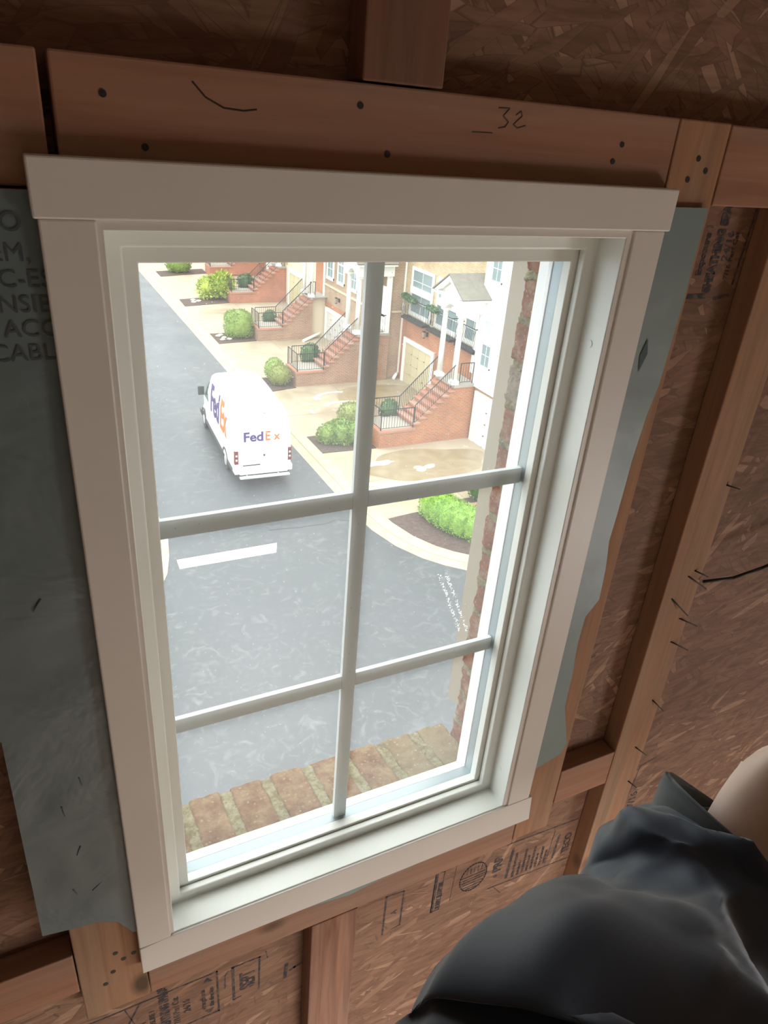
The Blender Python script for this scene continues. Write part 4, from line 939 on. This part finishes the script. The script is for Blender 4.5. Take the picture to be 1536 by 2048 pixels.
# ============================================================ DELIVERY VAN
def van():
    t = empty('delivery_van', (5.93, 21.30, G), -math.atan2(0.36, 6.0))
    # local frame: +y forward, x across 0..1.98, z up
    Wd = 1.98
    # stations along length: (y, z_bottom, z_belt, z_top, halfwidth_bottom, halfwidth_belt, halfwidth_top)
    st = [(0.00, 0.50, 1.45, 2.50, 0.93, 0.955, 0.80), (0.06, 0.45, 1.45, 2.64, 0.97, 0.985, 0.83), (0.4, 0.45, 1.45, 2.70, 0.985, 0.99, 0.84), (1.2, 0.45, 1.45, 2.73, 0.99, 0.99, 0.845),
          (2.6, 0.45, 1.45, 2.75, 0.99, 0.99, 0.85), (3.8, 0.45, 1.45, 2.74, 0.99, 0.99, 0.845), (4.35, 0.45, 1.42, 2.68, 0.99, 0.985, 0.82), (4.75, 0.45, 1.38, 2.52, 0.985, 0.97, 0.78), (5.25, 0.45, 1.33, 2.12, 0.98, 0.95, 0.74),
          (5.75, 0.45, 1.28, 1.62, 0.97, 0.92, 0.72), (6.1, 0.45, 1.2, 1.36, 0.95, 0.88, 0.74), (6.5, 0.42, 1.02, 1.18, 0.9, 0.82, 0.7), (6.75, 0.4, 0.8, 0.95, 0.78, 0.74, 0.62), (6.82, 0.42, 0.7, 0.8, 0.7, 0.68, 0.56)]
    bm = bmesh.new(); rings = []
    for (y, zb, zm, ztp, wb, wm, wt) in st:
        half = [(wb * 0.96, zb), (wb, zb + 0.06), (wm, (zb + zm) / 2), (wm, zm), (wm - (wm - wt) * 0.22, zm + (ztp - zm) * 0.45), (wt + (wm - wt) * 0.25, zm + (ztp - zm) * 0.82), (wt, ztp - (ztp - zm) * 0.06), (wt * 0.86, ztp - 0.012), (wt * 0.5, ztp)]
        ring = [(0.99 + a, y, z) for a, z in half] + [(0.99 - a, y, z) for a, z in reversed(half)]
        rings.append([bm.verts.new(p) for p in ring])
    n_ = len(rings[0])
    for a, b_ in zip(rings, rings[1:]):
        for i in range(n_): bm.faces.new((a[i], a[(i + 1) % n_], b_[(i + 1) % n_], b_[i]))
    bm.faces.new(rings[0]); bm.faces.new(rings[-1][::-1])
    body = obj('body', bm, VANW, t, True); md = body.modifiers.new('b', 'BEVEL'); md.width = 0.05; md.segments = 3; md.limit_method = 'ANGLE'; md.angle_limit = math.radians(40)
    # skirts, wheel arches, wheels
    for s_ in (0, 1):
        X = 0.0 if s_ == 0 else Wd
        sg = -1 if s_ == 0 else 1
        bm = bmesh.new()
        for (ya, yb) in ((0.15, 1.15), (2.0, 5.25), (6.1, 6.5)): BX(bm, min(X, X + sg * 0.012), max(X, X + sg * 0.012), ya, yb, 0.40, 0.56)
        obj('side_skirt', bm, VANB, t)
        for yw in (1.58, 5.72):
            bm = bmesh.new(); xi = X - sg * 0.24
            TUBE(bm, (xi, yw, 0.34), (X - sg * 0.01, yw, 0.34), 0.34, 0.34, 28); wh = obj('wheel', bm, TYRE, t)
            bm = bmesh.new(); TUBE(bm, (X - sg * 0.03, yw, 0.34), (X + sg * 0.005, yw, 0.34), 0.21, 0.17, 20); obj('hubcap', bm, HUB, wh)
            bm = bmesh.new(); pts = []
            for i in range(13):
                a = PI * i / 12; pts.append((yw + 0.45 * math.cos(a), 0.38 + 0.45 * math.sin(a)))
            for i in range(12, -1, -1):
                a = PI * i / 12; pts.append((yw + 0.37 * math.cos(a), 0.38 + 0.37 * math.sin(a)))
            PRISM(bm, pts, 0, X - 0.014 if sg < 0 else X - 0.02, X + 0.02 if sg < 0 else X + 0.014); obj('wheel_arch', bm, VANB, t)
        # door window and mirror
        def sidex(z): return (0.99 - (0.955 - (0.955 - 0.78) * max(0, min(1, (z - 1.4) / 1.1)))) if s_ == 0 else Wd - (0.99 - (0.955 - (0.955 - 0.78) * max(0, min(1, (z - 1.4) / 1.1))))
        bm = bmesh.new(); q = [(4.55, 1.45), (5.45, 1.45), (5.15, 1.95), (4.85, 2.2), (4.55, 2.2)]
        A = [bm.verts.new((sidex(z) + sg * 0.03, y, z)) for y, z in q]; B = [bm.verts.new((sidex(z) - sg * 0.05, y, z)) for y, z in q]
        bm.faces.new(A); bm.faces.new(B[::-1])
        for i in range(len(q)): bm.faces.new((A[i], A[(i + 1) % len(q)], B[(i + 1) % len(q)], B[i]))
        obj('door_window', bm, VANG, t)
        bm = bmesh.new(); xm = X + sg * 0.12; BX(bm, xm - 0.12, xm + 0.12, 5.32, 5.42, 1.5, 1.85, 0, 0.03); TUBE(bm, (X, 5.35, 1.55), (xm, 5.37, 1.58), 0.03); obj('side_mirror', bm, VANB, t)
        bm = bmesh.new(); BX(bm, X - 0.01, X + 0.01, 4.38, 4.52, 1.25, 1.29); obj('door_handle', bm, VANW, t)
        # tail lamps
        bm = bmesh.new(); xa = 0.0 if s_ == 0 else Wd - 0.13
        BX(bm, xa, xa + 0.13, -0.015, 0.12, 0.85, 1.33, 0, 0.01)
        obj('tail_lamp', bm, TLRED, t)
        bm = bmesh.new()
        for zz in (0.97, 1.13): BX(bm, xa + 0.03, xa + 0.10, -0.022, -0.01, zz, zz + 0.07)
        obj('lamp_lens', bm, STEEL, t.children[-1])
    # windshield
    bm = bmesh.new(); A = [bm.verts.new(p) for p in ((0.28, 5.80, 1.64), (1.70, 5.80, 1.64), (1.63, 4.86, 2.50), (0.35, 4.86, 2.50))]
    bm.faces.new(A); bmesh.ops.solidify(bm, geom=bm.faces[:], thickness=0.02); obj('windscreen', bm, VANG, t)
    # rear: doors seam, bumper, step
    bm = bmesh.new(); BX(bm, 0.985, 0.995, -0.012, 0.0, 0.55, 2.5); obj('door_seam', bm, HUB, t)
    bm = bmesh.new(); BX(bm, -0.02, 0.2, -0.08, 0.3, 0.5, 0.72, 0, 0.03); BX(bm, Wd - 0.2, Wd + 0.02, -0.08, 0.3, 0.5, 0.72, 0, 0.03); BX(bm, 0.15, Wd - 0.15, -0.09, 0.05, 0.47, 0.68, 0, 0.02); obj('bumper', bm, VANW, t)
    bm = bmesh.new(); BX(bm, 0.1, Wd - 0.1, -0.05, 0.1, 0.38, 0.47); obj('bumper_shade_strip', bm, VANB, t)  # black strip stands in for the shaded gap under the bumper
    bm = bmesh.new(); BX(bm, 0.12, 1.86, -0.30, -0.13, 0.40, 0.46, 0, 0.025); TUBE(bm, (0.4, -0.2, 0.42), (0.4, 0.2, 0.42), 0.03); TUBE(bm, (1.5, -0.2, 0.42), (1.5, 0.2, 0.42), 0.03); obj('rear_step', bm, STEEL, t)
    bm = bmesh.new(); BX(bm, 0.28, 0.88, -0.012, 0.0, 0.76, 0.80); obj('handle_strip', bm, VANB, t)
    bm = bmesh.new(); TUBE(bm, (1.02, -0.02, 1.12), (1.02, 0.0, 1.12), 0.035, n=14); obj('lock', bm, VANB, t)
    bm = bmesh.new(); BX(bm, 1.15, 1.34, -0.012, 0.0, 1.0, 1.02); obj('emblem', bm, HUB, t)
    bm = bmesh.new(); BX(bm, 0.98, 1.1, 0.0, 0.05, 2.62, 2.66); obj('brake_lamp', bm, HUB, t)
    # rear lettering, Fed in purple, Ex in orange
    z0 = 1.66
    text('lettering', 'Fed', 0.47, MX((0.30, -0.013, z0), (1, 0, 0), (0, 0, 1)), FPUR, t, 0.003, 0.012, 'LEFT', 1.02)
    text('lettering', 'E', 0.47, MX((1.045, -0.013, z0), (1, 0, 0), (0, 0, 1)), FORA, t, 0.003, 0.008, 'LEFT', 0.82)
    text('lettering', 'x', 0.42, MX((1.36, -0.013, z0), (1, 0, 0), (0, 0, 1)), FORA, t, 0.003, 0.006, 'LEFT', 0.95)
    # side lettering, wrapped on the left flank (reads front to back)
    def flank(s, y, size, m, sx):
        o = text('lettering', s, size, Matrix.Identity(4), m, t, 0.004, 0.03, 'LEFT', sx)
        b2 = bmesh.new(); b2.from_mesh(o.data); bmesh.ops.triangulate(b2, faces=b2.faces)
        for _ in range(4):
            es = [e for e in b2.edges if e.calc_length() > 0.12]
            if es: bmesh.ops.subdivide_edges(b2, edges=es, cuts=1); bmesh.ops.triangulate(b2, faces=b2.faces)
        K = [(0, 0.0), (0.45, 0.031), (0.82, 0.107), (0.94, 0.142), (1.2, 0.2)]
        for v in b2.verts:
            u_, w_, e = v.co.x, v.co.y, v.co.z
            z = 1.36 + w_; f = max(0.0, (z - 1.45) / 1.29); xi = 0.0
            for (a, xa), (b_, xb) in zip(K, K[1:]):
                if a <= f <= b_: xi = xa + (xb - xa) * (f - a) / (b_ - a)
            v.co = Vector((xi - 0.016 + e, y - u_, z))
        b2.to_mesh(o.data); b2.free()
    flank('Fed', 4.08, 1.5, FPUR, 0.72); flank('Ex', 2.36, 1.5, FORA, 0.72)
    return tag(t, 'white delivery van with purple and orange lettering driving away on the street', 'van')
van()

# ============================================================ PERSON: the photographer's arm reaching in from below
person = empty('person', (-0.0735, -0.7512, 0.5545))
def loft(name, rings, m, parent, n=72, sub=6, folds=None, thick=0.0015, lvl=0, closeend=False):
    P = [Vector(r_[:3]) for r_ in rings]; Rr = [r_[3] for r_ in rings]; pts = []
    def cr(a, b_, c, d, q): return 0.5 * ((2 * b_) + (c - a) * q + (2 * a - 5 * b_ + 4 * c - d) * q * q + (3 * b_ - a - 3 * c + d) * q ** 3)
    for i in range(len(P) - 1):
        for k_ in range(sub):
            q = k_ / sub; g_ = lambda L, j: L[max(0, min(len(L) - 1, j))]
            pts.append((cr(g_(P, i - 1), P[i], P[i + 1], g_(P, i + 2), q), cr(g_(Rr, i - 1), Rr[i], Rr[i + 1], g_(Rr, i + 2), q), i + q))
    pts.append((P[-1], Rr[-1], len(P) - 1.0))
    bm = bmesh.new(); prev = None; ref = Vector((0.15, 0.45, 0.88))
    rows = []
    for j, (p, r_, s_) in enumerate(pts):
        a = pts[max(0, j - 2)][0]; b_ = pts[min(len(pts) - 1, j + 2)][0]; d = (b_ - a).normalized()
        e1 = (ref - d * ref.dot(d)).normalized(); ref = e1; e2 = d.cross(e1); row = []
        for i in range(n):
            th = 2 * PI * i / n; rr = r_ * (1 + (folds(s_, th) if folds else 0))
            row.append(bm.verts.new(p + (e1 * math.cos(th) + e2 * math.sin(th)) * rr))
        rows.append(row)
    for a, b_ in zip(rows, rows[1:]):
        for i in range(n): bm.faces.new((a[i], a[(i + 1) % n], b_[(i + 1) % n], b_[i]))
    if closeend: bm.faces.new(rows[-1])
    o = obj(name, bm, m, parent, True); o.matrix_parent_inverse = Matrix.Translation(-parent.location)
    md = o.modifiers.new('solid', 'SOLIDIFY'); md.thickness = thick; md.offset = -1
    return o
def sleeve_folds(s_, th):
    env = min(1, max(0, (s_ - 0.8) / 1.5)); v = 0.0
    a = th + 0.35 * s_
    def ridge(c, w_): 
        d = math.atan2(math.sin(a - c), math.cos(a - c)); return math.exp(-(d / w_) ** 2)
    v += 0.11 * ridge(0.15, 0.22) + 0.09 * ridge(1.25, 0.2) + 0.10 * ridge(-0.95, 0.2) + 0.08 * ridge(-2.0, 0.25) + 0.07 * ridge(2.6, 0.35) + 0.06 * ridge(4.2, 0.4)
    v += 0.10 * mn.noise(Vector((math.cos(th) * 1.6, math.sin(th) * 1.6, s_ * 0.7 + 3)))
    v += 0.05 * abs(mn.noise(Vector((math.cos(th) * 3, math.sin(th) * 3, s_ * 0.9 + 7)))) - 0.13 * abs(mn.noise(Vector((math.cos(th) * 1.3 + 5, math.sin(th) * 1.3, s_ * 0.45 + 1)))) + 0.04
    return env * (v - 0.05)
SL = [ (0.3311, -0.5199, 0.6353, 0.0631), (0.3246, -0.5219, 0.6303, 0.0643), (0.3031, -0.5237, 0.6210, 0.0752), (0.2801, -0.5324, 0.6199, 0.0806), (0.2590, -0.5450, 0.6229, 0.0747), (0.2336, -0.5590, 0.6323, 0.0653), (0.1940, -0.5766, 0.6466, 0.0756), (0.1571, -0.5867, 0.6608, 0.0893), (0.1284, -0.5997, 0.6668, 0.0990), (0.1007, -0.6188, 0.6637, 0.0994), (0.0645, -0.6400, 0.6709, 0.0941), (0.0172, -0.6693, 0.6651, 0.0894), (-0.0308, -0.7069, 0.6237, 0.0827), (-0.0735, -0.7512, 0.5545, 0.0819) ]
loft('jacket_sleeve', SL, JACKET, person, 110, 9, sleeve_folds, closeend=True)
def cuff_folds(s_, th): return 0.03 * math.sin(2 * th + 0.5) + 0.015 * mn.noise(Vector((math.cos(th) * 2, math.sin(th) * 2, s_)))
cuffr = [ (0.3480, -0.5132, 0.6550, 0.0635), (0.3478, -0.5137, 0.6541, 0.0657), (0.3458, -0.5141, 0.6516, 0.0664), (0.3397, -0.5176, 0.6424, 0.0663), (0.3325, -0.5212, 0.6322, 0.0662), (0.3316, -0.5217, 0.6306, 0.0632) ]
loft('jacket_cuff', cuffr, CUFFM, person, 72, 5, cuff_folds, 0.003)
# one continuous skin surface: forearm, wrist, palm, five fingers
Wr = Vector((0.3591, -0.5073, 0.6536)); D_ = Vector((0.8145, 0.1441, 0.5620)).normalized()
side = Vector((-0.25, 0.15, 0.55)); side = (side - D_ * side.dot(D_)).normalized(); nrm_ = D_.cross(side)
V = []; E_ = []; RAD = []
def nv(p, rx, ry=None): V.append(p); RAD.append((rx, ry or rx)); return len(V) - 1
def ch(prev, p, rx, ry=None): i = nv(p, rx, ry); E_.append((prev, i)); return i
root = nv(Wr, 0.036, 0.030)
_c = [Vector(SL[i][:3]) for i in (0, 3, 6, 8, 10, 12)]
q = root
for i_, c_ in enumerate(_c): q = ch(q, c_, 0.031 + 0.002 * i_)
pm = ch(root, Wr + D_ * 0.03, 0.034, 0.028); pm2 = ch(pm, Wr + D_ * 0.055, 0.036, 0.020)
for k_, (o_, L) in enumerate(((0.032, (0.040, 0.025, 0.020)), (0.011, (0.045, 0.028, 0.022)), (-0.011, (0.042, 0.026, 0.021)), (-0.031, (0.033, 0.020, 0.018)))):
    base = Wr + D_ * (0.082 - 0.003 * abs(k_ - 1)) + side * o_; kn = ch(pm2, base, 0.0125, 0.011); dr = (D_ + side * o_ * 3 + nrm_ * 0.25).normalized(); prev = kn; pp = base
    for j, l_ in enumerate(L):
        dr = (dr + nrm_ * 0.28).normalized(); pp = pp + dr * l_; prev = ch(prev, pp, 0.0092 - 0.0008 * j)
tb = ch(pm, Wr + D_ * 0.045 + side * 0.036 + nrm_ * 0.012, 0.016, 0.015); pp = V[tb]
dr = (D_ * 0.75 + side * 0.6 + nrm_ * 0.3).normalized()
for j, l_ in enumerate((0.034, 0.028)): pp = pp + dr * l_; tb = ch(tb, pp, 0.0115 - 0.0015 * j); dr = (dr + D_ * 0.2).normalized()
me = bpy.data.meshes.new('body'); me.from_pydata([tuple(v - person.location) for v in V], E_, [])
body = link('body', me, SKIN, person)
sk = body.modifiers.new('skin', 'SKIN'); sk.use_smooth_shade = True
for i, (a, b_) in enumerate(RAD): me.skin_vertices[0].data[i].radius = (a, b_)
me.skin_vertices[0].data[0].use_root = True
sb = body.modifiers.new('sub', 'SUBSURF'); sb.levels = 2; sb.render_levels = 2
tag(person, 'arm of a person in a dark jacket sleeve reaching across the lower right corner', 'person')
